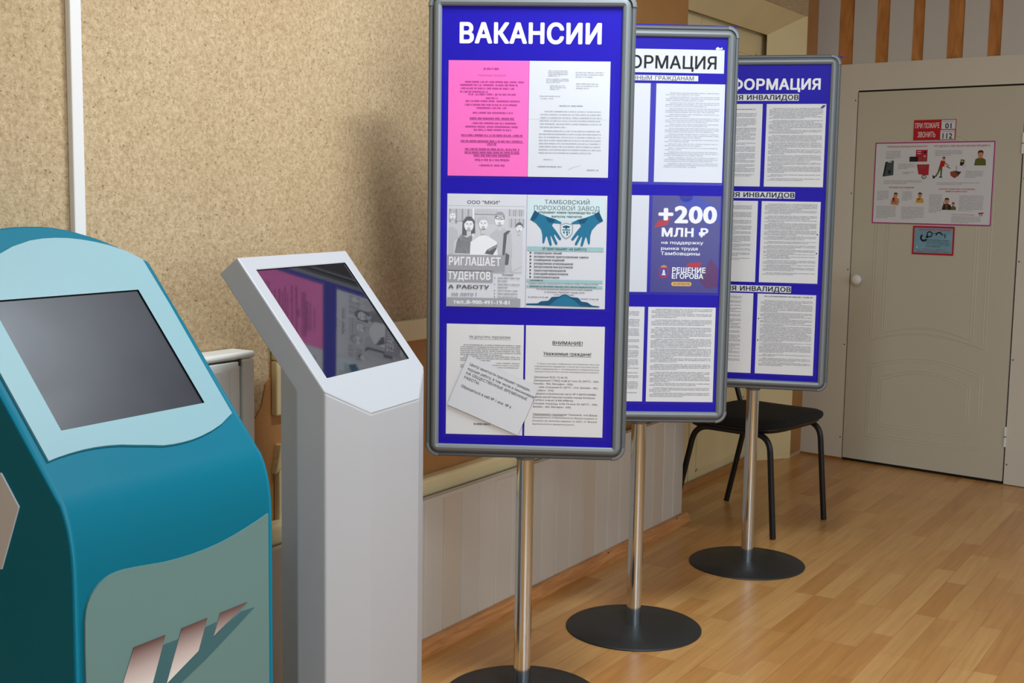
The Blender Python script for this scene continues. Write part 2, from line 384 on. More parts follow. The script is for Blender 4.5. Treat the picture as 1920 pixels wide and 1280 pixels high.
# lower part of the left wall: brown paint under a ragged stucco edge
edge = [(-4.0, 0.80)] + [(-4.0 + 0.06 * i, 0.80 + random.uniform(-.018, .018)) for i in range(1, 57)] + [(-0.57, .80), (-0.545, .83), (-0.53, .885), (-0.512, .90), (-0.508, 0.95), (1.96, 0.95), (1.96, 0), (-4.0, 0)]
struct(MB().slab(edge, lambda a, b, d: (d, a, b), WT, WT + 0.004, 'brown_paint').build('trim_1'))
# cream board, posts and rough plaster under it
struct(MB().box(WT, WT + .028, -0.508, 1.97, 0.945, 1.008, 'cream').build('trim_2', bevel=.006))
struct(MB().box(WT, WT + .022, -0.508, -0.440, 0.80, 0.945, 'cream').build('trim_3', bevel=.005))
struct(MB().box(WT, WT + .022, -0.500, -0.440, 0.44, 0.665, 'cream').build('trim_4', bevel=.005))
ragged = [(-.512 + .012 * q, .655 + random.uniform(-.012, .008)) for q in range(7)] + [(-.440, .70)] + [(-.446 - .012 * q, .715 + random.uniform(-.012, .01)) for q in range(5)]
struct(MB().slab(ragged, lambda a, b, d: (d, a, b), WT, WT + .024, 'plaster').build('trim_5', bevel=.006))
# heating pipe boxed along the wall
tag(MB().box(WT + .002, WT + .05, -0.62, 0.86, 0.462, 0.522, 'cream').box(WT + .004, WT + .040, .86, .90, .452, .51, 'plaster').build('heating_pipe', bevel=.012, seg=3),
    'cream boxed heating pipe running along the brown wall above the white panelling', 'pipe')
# wainscot of narrow panels in front of the radiators
wn = MB(); y = -2.6; wdt = 0.0985
while y < 1.90:
    y1 = min(y + wdt, 1.92)
    pr = [(-0.037, y), (-0.033, y + .003), (-0.030, y + .007), (-0.030, y1 - .006), (-0.033, y1 - .003), (-0.037, y1 - .003)]
    vs = [(p[0], p[1], z) for z in (0.02, 0.468) for p in pr]
    wn.add(vs, [(i, i + 1, 7 + i, 6 + i) for i in range(5)], random.choice(('pvc', 'pvc', 'pvc_warm'))); y = y1
wn.box(-0.05, -0.037, -2.6, 1.92, 0.02, 0.468, 'pvc_gap'); wn.box(-.052, -.027, -2.6, 1.922, .464, .474, 'pvc'); wn.box(-0.118, -0.0305, 1.912, 1.926, 0.02, 0.472, 'pvc')
struct(wn.build('trim_6'))
sk = MB(); prof = [(-0.028, 0), (0, 0), (0, 0.012), (-0.006, 0.034), (-0.016, 0.044), (-0.028, 0.046)]
sk.add([(p[0], yy, p[1]) for yy in (-2.6, 1.955) for p in prof], [(i, (i + 1) % 6, 6 + (i + 1) % 6, 6 + i) for i in range(6)] + [(0, 1, 2, 3, 4, 5), (6, 7, 8, 9, 10, 11)], 'skirt')
for yy in (0.0, 0.62, 1.22, 1.84): sk.lathe([(.0035, .038), (.003, .0425), (.001, .0428)], 'screwmat', 10, (-.012, yy))
struct(sk.build('baseboard_left'))
# conduit
tag(MB().box(WT, WT + .018, -1.128, -1.098, 0.99, CEIL, 'white').build('cable_duct', bevel=.003),
    'narrow white plastic cable duct running up the stucco wall', 'cable duct')

# niche with the painted double door
NB = -0.262
nz = MB()
nz.add([(WT, 3.53, 0), (NB, 3.33, 0), (NB, 3.33, 2.22), (WT, 3.53, 2.335)], [(0, 1, 2, 3)], 'cream')           # right reveal
nz.add([(WT, 2.02, 2.335), (WT, 3.53, 2.335), (NB, 3.33, 2.22), (NB, 2.02, 2.22)], [(0, 1, 2, 3)], 'cream')     # soffit
nz.add([(WT, 2.02, 0), (NB, 1.98, 0), (NB, 1.98, 2.22), (WT, 2.02, 2.335)], [(0, 1, 2, 3)], 'cream')
nz.box(NB - .1, NB - .04, 1.9, 3.5, 0, 2.3, 'cream')
struct(nz.build('trim_7'))
d2 = empty('door_2', (NB - .03, 2.0, 0)); struct(d2)
for k, (a, b) in enumerate(((0.0, .572), (.580, 1.335))):
    lf = MB().box(-.02, .0, a, b, .012, 2.215, 'cream')
    for (z0, z1) in ((.06, .36), (.44, 1.2), (1.28, 2.12)):
        for (p, q, r_, s_) in ((a + .08, b - .08, z0, z0 + .014), (a + .08, b - .08, z1 - .014, z1), (a + .08, a + .094, z0, z1), (b - .094, b - .08, z0, z1)):
            lf.box(-.002, .006, p, q, r_, s_, 'cream')
    lf.build('door_leaf', d2, bevel=.002)
MB().box(-.018, -.004, .572, .580, .012, 2.215, 'gap').build('door_gap', d2)
struct(MB().box(NB - .01, NB + .004, 2.0, 3.33, 0, .03, 'brown_paint').build('baseboard_niche'))
# brown corner strips either side of the niche
struct(MB().box(WT, WT + .003, 3.535, 3.69, 0.02, CEIL, 'brown_paint').build('trim_8'))
struct(MB().box(WT, WT + .003, 1.2, 2.03, 1.0, CEIL, 'brown_paint').build('trim_9'))

# ------------------------------------------------------------------ far wall: boards, door, header
tn = 10
def far_trim(mb, bevel=0.0):
    global tn
    o = struct(mb.build('trim_%d' % tn, None, F0, FZ, bevel)); tn += 1; return o
for a, b in ((-.186, -.065), (.019, .141), (.212, .334), (.395, .513), (.596, .714), (.780, .90), *[(.98 + .19 * q, 1.10 + .19 * q) for q in range(17)]):
    far_trim(MB().box(a, b, -.010, -.0005, 2.09, CEIL, 'pvc_far'))
far_trim(MB().box(-.19, 4.2, -.014, -.0005, 1.953, 2.09, 'far'))                    # header board
jm = MB().box(-.19, .060, -.014, -.0005, 0.012, 1.953, 'far').box(-.06, -.058, -.0145, -.013, .02, 1.953, 'far')
for z in (1.9, 1.42, 1.02, .62, .12): jm.box(.046, .052, -.0155, -.013, z, z + .006, 'screwmat')
far_trim(jm)
jr = MB().box(.918, 4.2, -.014, -.0005, 0.004, 1.953, 'far')
for z in (1.9, 1.5, 1.1, .62, .1): jr.box(.926, .932, -.0155, -.013, z, z + .006, 'screwmat')
far_trim(jr)
far_trim(MB().box(.06, .918, -.003, -.0005, 0.0, 1.953, 'gap'))                      # shadow gap behind the leaf
dr = empty('door_1', FAR(0, 0, 0), FZ); struct(dr)
lf = MB().box(.0665, .911, -.016, -.003, .016, 1.944, 'door')
def ridge(pts, r=.0030): lf.tube([(a, -.0145, z) for a, z in pts], r, 'door', 8)
def arch_panel(x0, x1, zb, zs, rise):
    top = [(x0 + (x1 - x0) * i / 14, zs + rise * math.sin(PI * i / 14)) for i in range(15)]
    return [(x0, zb)] + top + [(x1, zb), (x0, zb)]
for o in (0, .014, .062, .076):
    up = [(.19 + o, 1.60 - o * .6)] + [(.19 + o + (.60 - 2 * o) * i / 14, 1.60 - o * .6 + (.13 - o * .5) * math.sin(PI * i / 14)) for i in range(15)]
    ridge([(.19 + o, .66 + o * .6)] + up + [(.79 - o, .66 + o * .6)])
    ridge([(.19 + o + (.60 - 2 * o) * i / 14, .66 + o * .6 + (.05 - o * .1) * math.sin(PI * i / 14)) for i in range(15)])
    ridge(arch_panel(.19 + o, .79 - o, .15 + o, .53 - o, .055))
lf.build('door_leaf', dr)
kb = MB(); vs = []
prof = [(.011, 0), (.011, .018), (.024, .026), (.028, .038), (.024, .050), (.012, .056), (.001, .057)]
n = 24
kb.add([(.117 + r * math.cos(2 * PI * k / n), -.016 - d, .974 + r * math.sin(2 * PI * k / n)) for r, d in prof for k in range(n)],
       [(i * n + k, i * n + (k + 1) % n, (i + 1) * n + (k + 1) % n, (i + 1) * n + k) for i in range(len(prof) - 1) for k in range(n)], 'white', True)
kb.build('door_knob', dr)
for z in (1.67, .24): MB().tube([(.914, -.019, z - .05), (.914, -.019, z + .05)], .006, 'white', 10).tube([(.914, -.019, z - .003), (.914, -.019, z + .003)], .0066, 'alu', 10).build('hinge', dr)

# ------------------------------------------------------------------ notices on the door
def wall_sheet(name, f0, f1, z0, z1, mat, label, cat, draw, d=.0180):
    mb = MB(); w, h = f1 - f0, z1 - z0; mb.box(-w / 2, w / 2, -.0012, 0, -h / 2, h / 2, mat)
    draw(mb, w, h); x, y, z = FAR((f0 + f1) / 2, d, (z0 + z1) / 2)
    return tag(mb.build(name, None, (x, y, z), FZ), label, cat)
def fire_sign(mb, w, h):
    P = Print(mb, (566, 230, 836, 362), w, h, -.0013)
    P.rect(744, 234, 832, 293, 'paper').rect(740, 299, 830, 359, 'paper').lay()
    P.text('ПРИ ПОЖАРЕ', 575, 732, 250, 284, 'w', .01).text('ЗВОНИТЬ', 594, 708, 308, 343, 'w', .01)
    P.text('01', 768, 808, 254, 288, 'k', .02).text('112', 754, 816, 318, 354, 'k', .02)
    P.line(752, 824, 241, 5, 'k3').line(752, 822, 306, 5, 'k3')
wall_sheet('fire_sign', .371, .586, 1.692, 1.793, 'red', 'red and white fire emergency sign with 01 and 112 on cream door', 'sign', fire_sign)
def person_fig(P, cx, top, s, shirt):
    P.poly([(cx - s * .9, top + s * 2.3), (cx - s * .75, top + s * 1.35), (cx - s * .25, top + s * 1.1), (cx + s * .25, top + s * 1.1), (cx + s * .8, top + s * 1.4), (cx + s * .9, top + s * 2.3)], shirt)
    P.lay(); P.ell(cx, top + s * .6, s * .42, s * .58, 'skin', 12); P.lay()
    P.poly([(cx - s * .45, top + s * .6), (cx - s * .4, top + s * .1), (cx, top - s * .08), (cx + s * .4, top + s * .1), (cx + s * .44, top + s * .5), (cx + s * .2, top + s * .3), (cx - s * .25, top + s * .32)], 'hair'); P.k -= 2
def safety_poster(mb, w, h):
    P = Print(mb, (290, 382, 1085, 930), w, h, -.0013)
    P.frame(290, 382, 1085, 930, 7, 'purp').lay()
    for t, a, b, y in (('ПРИЗНАКИ ВЗРЫВООПАСНОСТИ', 370, 645, 405), ('ЧТО ДЕЛАТЬ ПРИ ОБНАРУЖЕНИИ ПРЕДМЕТА', 690, 1055, 405)): P.text(t, a, b, y, y + 11, 'red', .02)
    P.text('ПОХОЖИЕ ПОСТРАДАВШИЕ', 398, 572, 680, 690, 'red', .02); P.text('ЕСЛИ ВАС ЗАХВАТИЛИ В ЗАЛОЖНИКИ', 738, 972, 688, 698, 'red', .02); P.line(780, 926, 706, 6, 'red2')
    for x0, x1, y, nn_ in ((368, 470, 440, 6), (455, 570, 526, 4), (488, 565, 580, 2), (360, 625, 637, 3), (700, 880, 440, 4), (905, 1020, 575, 5), (722, 1000, 650, 2), (318, 400, 710, 7), (318, 455, 812, 9), (492, 560, 712, 7), (492, 645, 815, 9), (678, 765, 730, 13), (875, 1030, 735, 11), (830, 1020, 872, 5)):
        P.para(x0, x1, y, nn_, 9.5, 4, 'k4')
    P.text('ТЕЛЕФОНЫ ЭКСТРЕННОЙ ПОМОЩИ', 830, 978, 857, 864, 'red', .0)
    P.poly([(350, 612), (366, 512), (424, 503), (424, 602)], 'steel').lay().poly([(350, 612), (366, 512), (378, 515), (362, 607)], 'k').ell(396, 580, 10, 14, 'k').rect(384, 510, 408, 516, 'paper'); P.k -= 1
    P.rect(572, 434, 650, 512, 'red2').rect(530, 478, 588, 512, 'k').lay().rect(580, 442, 606, 446, 'paper').rect(580, 456, 606, 460, 'paper').ell(632, 450, 9, 8, 'k').ell(632, 476, 9, 8, 'skin').rect(625, 492, 642, 508, 'olive').rect(590, 482, 612, 508, 'brick'); P.k -= 1
    P.poly([(582, 530), (666, 530), (664, 602), (596, 596)], 'red2').ell(634, 612, 17, 15, 'k').lay().poly([(590, 536), (650, 540), (630, 560), (606, 556)], 'brick').ell(634, 612, 12, 10, 'paper').rect(630, 602, 637, 618, 'k'); P.k -= 1
    # man with a spade
    P.poly([(742, 505), (770, 508), (766, 545), (732, 548)], 'red').poly([(732, 546), (752, 546), (730, 590), (716, 614), (706, 608), (722, 585)], 'olive').poly([(742, 546), (754, 546), (752, 614), (742, 616)], 'olive').poly([(766, 512), (800, 540), (796, 546), (764, 525)], 'skin').ell(760, 492, 11, 12, 'skin').lay()
    P.poly([(748, 486), (760, 479), (772, 486), (766, 490)], 'hair').poly([(780, 540), (806, 556), (804, 560), (778, 545)], 'k').poly([(690, 600), (712, 612), (704, 625), (694, 622)], 'k').rect(735, 612, 756, 618, 'k'); P.k -= 1
    P.poly([(806, 580), (838, 572), (880, 580), (860, 606), (836, 622), (810, 604)], 'brick').poly([(838, 574), (880, 580), (858, 604)], 'steel').rect(844, 540, 847, 576, 'k').poly([(872, 498), (896, 502), (892, 545), (866, 536)], 'k').lay().ell(896, 540, 13, 10, 'k5').poly([(875, 504), (890, 506), (888, 518), (873, 515)], 'gold'); P.k -= 1
    person_fig(P, 996, 442, 42, 'olive'); P.poly([(985, 480), (1005, 470), (1010, 490), (992, 496)], 'skin')
    person_fig(P, 448, 720, 30, 'skin'); P.poly([(415, 800), (420, 765), (440, 775), (470, 790), (468, 806)], 'skin').poly([(424, 760), (436, 745), (446, 772), (432, 778)], 'red')
    person_fig(P, 614, 718, 30, 'gold'); P.poly([(596, 756), (616, 748), (620, 764), (600, 772)], 'skin')
    person_fig(P, 795, 752, 34, 'k'); P.poly([(776, 760), (770, 815), (782, 820)], 'brick'); person_fig(P, 838, 780, 22, 'olive'); P.rect(788, 795, 806, 828, 'skin')
    P.poly([(1003, 846), (1034, 842), (1036, 852), (1028, 852), (1026, 866), (1010, 866), (1010, 854), (1003, 855)], 'red').lay().ell(1018, 858, 5, 5, 'paper')
wall_sheet('safety_poster', .172, .784, 1.270, 1.683, 'paper', 'white safety poster in magenta border with small figures on cream door', 'poster', safety_poster)
def cuff_sticker(mb, w, h):
    P = Print(mb, (545, 940, 826, 1130), w, h, -.0013)
    P.rect(557, 952, 815, 1118, 'sky').lay()
    P.text('УВАЖАЕМЫЕ ГРАЖДАНЕ!', 585, 802, 958, 970, 'red', .02); P.text('ТЕЛЕФОН 112 ИЛИ 02', 615, 768, 1090, 1100, 'red', .02)
    P.para(640, 800, 1030, 5, 11, 4, 'steel').line(580, 800, 1108, 3, 'k2')
    def ring(cx, cy, r, t, a0, a1, m):
        o = arc(cx, cy, r, a0, a1, 14); i = arc(cx, cy, r - t, a1, a0, 14); P.poly(o + i, m)
    ring(660, 994, 21, 8, 0, 1.98 * PI, 'k'); ring(622, 1018, 26, 13, .4, 1.35 * PI, 'k'); P.poly([(640, 1002), (654, 1010), (648, 1022), (634, 1016)], 'k')
    ring(724, 1000, 24, 10, PI * 1.0, 1.75 * PI, 'k'); ring(752, 1004, 17, 6, -1.2, .9, 'k'); P.rect(680, 984, 706, 989, 'steel').poly([(740, 982), (752, 996), (748, 1002), (736, 992)], 'k')
    P.poly([(572, 1086), (578, 1070), (584, 1086)], 'paper')
wall_sheet('handcuffs_sticker', .394, .608, 1.118, 1.262, 'red', 'small red framed blue sticker with handcuffs below the poster', 'sticker', cuff_sticker)

# ------------------------------------------------------------------ radiator behind the teal kiosk
rd = empty('radiator', (-0.08, -1.1, 0.49))
tag(rd, 'white panel radiator on the stucco wall between teal and grey kiosks', 'radiator')
fp = MB()
fp.box(-.036, .034, -.45, .405, 0.0, .478, 'radw')
for i in range(17): fp.box(.033, .037, -.43 + .05 * i, -.405 + .05 * i, .02, .46, 'radw')
fp.build('radiator_panel', rd, bevel=.003)
MB().box(-.036, .040, .410, .450, -.01, .482, 'radw').build('end_cover', rd, bevel=.004)
MB().tube([(.030, -.46, .492), (.030, .452, .492)], .009, 'radw', 12).box(-.036, .030, -.46, .452, .484, .5, 'radw').build('top_rail', rd)
MB().tube([(.042, .23, .455), (.044, .31, .405), (.042, .22, .405)], .0025, 'radw', 8).build('bracket', rd)
for y in (.28, .40): MB().box(.028, .036, y, y + .006, .468, .487, 'screwmat').build('clip', rd)

# ------------------------------------------------------------------ grey kiosk
T = math.radians(38.372); ST, CT = math.sin(T), math.cos(T)
gk = empty('information_kiosk', (0.252, -0.684, 0.0), math.radians(98.711))
tag(gk, 'silver grey six sided information kiosk with glossy black tilted touch screen', 'kiosk')
ZG = 1.097
def gp(u, v, d):      # on the tilted face: u across, v up, d behind the face
    return (u, -(-v * ST - d * CT), ZG + v * CT - d * ST)
hexo = [(-.230, .180), (.226, .180), (.228, -.177), (.1135, -.2515), (-.1135, -.2515), (-.228, -.177)]
op = [(-.188, .1441), (.188, .1441), (.188, -.1441), (-.188, -.1441)]
hd = MB().slab(hexo, gp, 0, .06, 'silver', op, 'black')
hd.build('screen_housing', gk, bevel=.0035)
MB().slab(op, gp, .004, .010, 'screen_gloss').build('touch_screen', gk)
cl = MB()
plan = [(-.1135, .1555, 0), (.1135, .1555, 0), (.228, .109, 0), (.228, .036, 1), (.1135, -.080, 1), (-.1135, -.080, 1), (-.228, .036, 1), (-.228, .109, 0)]
def face_z(n0): return ZG - n0 * CT / ST
vs = []
for u, n0, rear in plan: vs.append((u, -n0, 0.012))
for u, n0, rear in plan: vs.append((u, -n0, face_z(n0) - (.03 / ST if rear else .003)))
cl.add(vs, [(i, (i + 1) % 8, 8 + (i + 1) % 8, 8 + i) for i in range(8)] + [tuple(range(8)), tuple(range(15, 7, -1))], 'silver')
cl.build('column', gk, bevel=.004)
MB().slab([(u * 1.05, n * 1.05) for u, n, _ in plan], lambda a, b, d: (a, -b, d), 0, .013, 'silver').build('base_plate', gk, bevel=.003)
MB().tube([(.229, -.06, .80), (.233, -.06, .80)], .011, 'alu', 14).build('lock', gk)

# ------------------------------------------------------------------ teal kiosk
T2 = math.radians(38.7325); S2, C2 = math.sin(T2), math.cos(T2); ZT = 1.083
tk = empty('payment_kiosk', (0.321, -1.418, 0.0), math.radians(93.190))
tag(tk, 'teal kiosk with arched top and pale blue plate around matt screen', 'kiosk')
def tp(u, v, d): return (u, v * S2 + d * C2, ZT + v * C2 - d * S2)
archp = [(0, .2905), (.03, .2898), (.058, .287), (.085, .281), (.1053, .2745), (.13, .2655), (.1514, .2565), (.175, .2435), (.1946, .2315), (.215, .2185), (.232, .2065), (.240, .2), (.2435, .190)]
def vtop(u):
    u = abs(u)
    for (a, b), (c, d) in zip(archp, archp[1:]):
        if a <= u <= c: return b + (d - b) * (u - a) / (c - a)
    return archp[-1][1]
us = [-p[0] for p in reversed(archp)] + [p[0] for p in archp[1:]]
FN = [(.187, .02), (.187, .3), (.187, .60), (.187, .74), (.1865, .775), (.185, .80), (.182, .822), (.1775, .843), (.171, .863), (.162, .882), (.1503, .8955)]
tb = MB(); rows = []
for u in us:
    v = vtop(u); nt, zt = -S2 * v, ZT + C2 * v
    r = [(u, -n_, z_) for n_, z_ in FN] + [(u, -(.135 + (nt - .135) * k / 4), .9148 + (zt - .9148) * k / 4) for k in range(5)]
    r += [(u, -(nt - .012), zt - .001), (u, -(nt * .5 - .14), zt - .022), (u, .29, zt - .07), (u, .29, .5), (u, .29, .02)]
    rows.append(r)
m_ = len(rows[0]); vs = [p for r in rows for p in r]; fs = []
for i in range(len(rows) - 1):
    for k in range(m_): fs.append((i * m_ + k, i * m_ + (k + 1) % m_, (i + 1) * m_ + (k + 1) % m_, (i + 1) * m_ + k))
tb.add(vs, fs, 'teal', True)
tb.add(rows[0], [tuple(range(m_))], 'teal'); tb.add(rows[-1], [tuple(range(m_))], 'teal')
ob = tb.build('cabinet', tk, bevel=.005, seg=3)
ob.modifiers['bevel'].harden_normals = True; ob.modifiers['bevel'].angle_limit = math.radians(40)
right = [(.2262, .2029), (.2279, .0927), (.2245, -.0535), (.2232, -.1645), (.1812, -.182), (.1500, -.1905), (.1195, -.1963), (.0930, -.1995), (.0668, -.2005), (.045, -.2002), (.0205, -.1983), (-.01, -.1915), (-.0398, -.1855), (-.0670, -.1795), (-.0948, -.1757), (-.122, -.1738), (-.1476, -.1735), (-.175, -.1748), (-.2014, -.1772), (-.2232, -.1804)]
topl = [(-.2245, .2029), (-.1987, .2115), (-.16, .2215), (-.127, .2232), (-.0939, .2302), (-.062, .2435), (-.0178, .2555), (.0120, .2592), (.0417, .2602), (.0720, .2588), (.1025, .2545), (.132, .2480), (.1602, .2397), (.1800, .2312), (.1987, .222)]
topl = [(-.2245, .2029), (-.1987, .2120), (-.16, .2145), (-.127, .2190)] + topl[4:]
topl = [(-.2245, .178), (-.190, .190), (-.150, .205), (-.120, .2185)] + topl[4:]
plate = topl + right
op2 = [(-.170, .1319), (.170, .1319), (.170, -.1319), (-.170, -.1319)]
MB().slab(plate, tp, -.0045, -.0003, 'aqua', op2, 'black').build('screen_plate', tk)
MB().slab(op2, tp, -.0009, -.0003, 'screen_matte').build('touch_screen', tk)
lp = [(.2262, .7713), (.195, .7635), (.1646, .7570), (.13, .7505), (.0966, .7459), (.06, .7430), (.0223, .7421), (-.0130, .7430), (-.0478, .7452), (-.083, .7497), (-.1139, .7535), (-.138, .7558), (-.1561, .7560), (-.1700, .7545), (-.1820, .7510), (-.1935, .7455), (-.2035, .7380), (-.2115, .7295), (-.2175, .7195), (-.2215, .7080), (-.2240, .69), (-.2250, .6473), (-.2259, .10), (.2258, .10)]
def fpn(u, z, d): return (u, -.187 - d, z)
MB().slab(lp, fpn, .0003, .004, 'aqua_shaded').build('front_plate', tk)
MB().slab([(-.0511 - .03, .6008), (-.0187, .5993), (-.0098, .6164 - .01), (-.0481, .5291), (.0309, .5626), (.0488, .6005), (.0799, .6013), (.0709, .578), (.1464, .6018), (.1842, .5992), (.12, .570), (.05, .540), (-.0134, .5171), (-.06, .490), (-.14, .455), (-.20, .43), (-.17, .50), (-.148, .5633), (-.10, .555)], fpn, .0041, .0045, 'sage_dark').build('emblem_shadow', tk)
for pl in ([(-.1226, .6175), (-.0493, .6167), (-.0796, .545), (-.115, .462), (-.195, .455), (-.148, .5633)], [(-.0098, .6164), (.0551, .6165), (.0309, .5626), (-.0481, .5291), (-.085, .512), (-.0481, .5891 - .06)][:4], [(.0893, .6158), (.1632, .6156), (.0709, .578)]):
    MB().slab(pl, fpn, .0046, .0054, 'stripe_fade').build('emblem_stripe', tk)
hx = [(.030, .919), (.070, .868), (.024, .757), (-.19, .757), (-.235, .838), (-.19, .919)]
for sgn in (-1, 1):
    MB().slab(hx, lambda a, b, d, s=sgn: (s * (.2436 + d), -a, b), 0, .003, 'plate_grey').build('side_plate', tk)
MB().box(-.235, .235, -.18, .28, 0, .021, 'black').build('base_plate', tk)

# ------------------------------------------------------------------ poster stands
HW, ZB, ZTp = 0.2328, 0.7168, 1.8651; FY = -0.0457
BACKY = 0.030
def ring_sweep(mb, prof, mat, arcs=None, n=6):
    """sweep a (distance outward, y) profile around the rectangular panel with rounded corners"""
    cs = [(HW, ZTp, 0), (-HW, ZTp, PI / 2), (-HW, ZB, PI), (HW, ZB, 1.5 * PI)]; path = []
    for cx, cz, a0 in cs:
        for i in range(n + 1): path.append((cx, cz, a0 + PI / 2 * i / n))
    if arcs is not None: path = [path[arcs * (n + 1) + i] for i in range(n + 1)]
    q = len(prof); vs = []
    for cx, cz, a in path:
        for d, y in prof: vs.append((cx + d * math.cos(a), y, cz + d * math.sin(a)))
    L = len(path); fs = []
    for i in range(L if arcs is None else L - 1):
        j = (i + 1) % L
        for k in range(q): fs.append((i * q + k, i * q + (k + 1) % q, j * q + (k + 1) % q, j * q + k))
    if arcs is not None: fs += [tuple(range(q)), tuple((L - 1) * q + k for k in range(q))]
    mb.add(vs, fs, mat, False); return mb
FRONT = [(0, FY), (0, -.050), (.003, -.054), (.009, -.0565), (.015, -.0555), (.020, -.051), (.0215, -.046)]
RAIL = [(0, -.044), (.0245, -.044), (.0255, -.049), (.031, -.049), (.0345, -.045), (.0355, -.036), (.0355, .018), (.033, .028), (.024, .030), (0, .030)]
def make_stand(name, loc, rz, label, peek):
    r = empty(name, loc, rz); tag(r, label, 'stand', 'poster stands along the wall')
    MB().lathe([(.218, 0), (.2185, .003), (.214, .0065), (.12, .010), (.05, .013), (.026, .0145), (.001, .0145)], 'base', 72).build('base', r)
    MB().lathe([(.0235, .0146), (.0235, ZB - .036)], 'chrome', 40).build('pole', r)
    MB().lathe([(.0248, ZB - .046), (.0268, ZB - .044), (.0268, ZB - .0345)], 'alu', 32).build('pole_socket', r)
    MB().box(-HW - .004, HW + .004, FY, .028, ZB - .004, ZTp + .004, 'blue').build('panel', r)
    f = MB(); ring_sweep(f, FRONT, 'alu'); f.build('snap_frame', r)
    o = MB(); ring_sweep(o, RAIL, 'alu_dark'); o.build('outer_rail', r)
    for c in range(4):
        cp = MB(); ring_sweep(cp, [(.0256, -.0475), (.0256, -.0515), (.032, -.0515), (.0362, -.046), (.0368, -.036), (.0368, .010), (.030, .012)], 'alu', c); cp.build('corner_cap', r)
    if peek:
        MB().slab([(-.24, ZTp), (.24, ZTp), (.262, ZTp + peek - .010), (.262 + peek * .5, ZTp + peek - .003), (.20, ZTp + peek), (-.262, ZTp + peek + .003)], lambda a, b, d: (a, d, b), .0305, .033, 'blue').build('back_sheet', r)
    return r
SP = [((0.386, -0.054, 0), math.radians(28.728)), ((0.393, 0.625, 0), math.radians(33.552)), ((0.426, 1.522, 0), math.radians(19.178))]
st1 = make_stand('poster_stand', *SP[0], 'nearest grey framed blue poster stand headed with white word for vacancies', 0)
st2 = make_stand('poster_stand', *SP[1], 'middle blue poster stand with heading on a white paper strip', .047)
st3 = make_stand('poster_stand', *SP[2], 'farthest blue poster stand with white heading and three narrow label strips', .0385)

def on_stand(i, x, z, dy=0.0):
    (lx, ly, lz), rz = SP[i]; y = FY - dy
    return (lx + x * math.cos(rz) - y * math.sin(rz), ly + x * math.sin(rz) + y * math.cos(rz), z)
def sheet(i, name, x0, x1, z1, z0, mat, label, cat, draw, box=None, dy=0.0004, rot=0.0, th=.0003, group=None):
    w, h = x1 - x0, z1 - z0; mb = MB(); mb.box(-w / 2, w / 2, -th, 0, -h / 2, h / 2, mat)
    if draw: draw(Print(mb, box or (0, 0, 100, 100 * h / w), w, h, -th - .0002))
    o = mb.build(name, None, on_stand(i, (x0 + x1) / 2, (z0 + z1) / 2, dy), SP[i][1])
    if rot: o.rotation_euler = (0, rot, SP[i][1])
    return tag(o, label, cat, group)
def pocket(st, x0, x1, z1, z0, notches):
    """thin clear pocket: front sheet with thumb notches and a folded lip"""
    mb = MB(); out = [(x0, z0), (x1, z0), (x1, z1)]
    for nx in sorted(notches, reverse=True): out += [(nx - .021 * math.cos(PI * k / 10) * -1, z1 - .020 * math.sin(PI * k / 10)) for k in range(11)]
    out += [(x0, z1)]
    mb.slab(out, lambda a, b, d: (a, FY - d, b), .0034, .0040, 'clear')
    mb.box(x0, x1, FY - .0040, FY, z0 - .0012, z0, 'clear')
    mb.build('document_pocket', st)

# ---- stand one: vacancies
hm = MB(); P = Print(hm, (-.25, -1.9, .25, -.6), .5, 1.3, FY - .0004, 0, 1.25)
P.text('ВАКАНСИИ', -.187, .180, -1.8225, -1.7725, 'w', .040, 0); hm.build('heading_letters', st1)
X0, XM, X1 = -.2149, -.0050, .2046
def letter_pink(P):
    P.b = (146, 335, 582, 958)
    P.line(336, 425, 375, 9, 'pk').text('Уважаемые граждане!', 304, 458, 408, 419, 'pk')
    for x0, x1, y in ((236, 556, 446), (210, 530, 463), (212, 508, 481), (210, 366, 499), (240, 535, 549), (236, 525, 569), (300, 468, 586), (280, 502, 612), (276, 520, 668), (240, 528, 687), (285, 490, 704)): P.line(x0, x1, y, 8, 'pk', 5)
    P.line(255, 512, 513, 8, 'pk').line(350, 420, 533, 8, 'pk')
    for x0, x1, y in ((264, 508, 642), (218, 555, 733), (216, 560, 765), (360, 412, 780), (240, 538, 808), (238, 538, 826), (288, 488, 842)):
        P.line(x0, x1, y, 8, 'pk2', 4).rect(x0, y + 11, x1, y + 13, 'pk2')
    P.line(294, 484, 866, 9, 'pk').line(318, 462, 896, 8, 'pk')
sheet(0, 'notice_sheet', X0, XM - .0004, 1.7274, 1.4304, 'pink', 'bright pink notice sheet at top left of nearest stand', 'paper', letter_pink)
def letter_plain(P):
    P.b = (585, 337, 1034, 965)
    for x0, x1, y, nn_ in ((690, 800, 388, 4), (680, 805, 432, 3), (700, 790, 468, 3)): P.para(x0, x1, y, nn_, 9, 4.5, 'k4')
    for x0, x1, y, nn_ in ((842, 1000, 395, 3), (846, 968, 456, 3)): P.para(x0, x1, y, nn_, 12, 5, 'k4')
    P.line(644, 760, 524, 5, 'k4').line(648, 720, 537, 5, 'k4').line(755, 890, 575, 6, 'k3')
    P.para(648, 992, 606, 6, 17, 6, 'k4', 26, .45); P.para(644, 990, 712, 8, 17, 6, 'k4', 26, .85)
    P.line(672, 724, 868, 5, 'k4').line(638, 778, 906, 6, 'k3').line(915, 980, 922, 7, 'k4')
    P.poly([(810, 922), (840, 908), (880, 900), (882, 902), (842, 911), (812, 926)], 'k4').rect(585, 650, 1034, 651.5, 'k5')
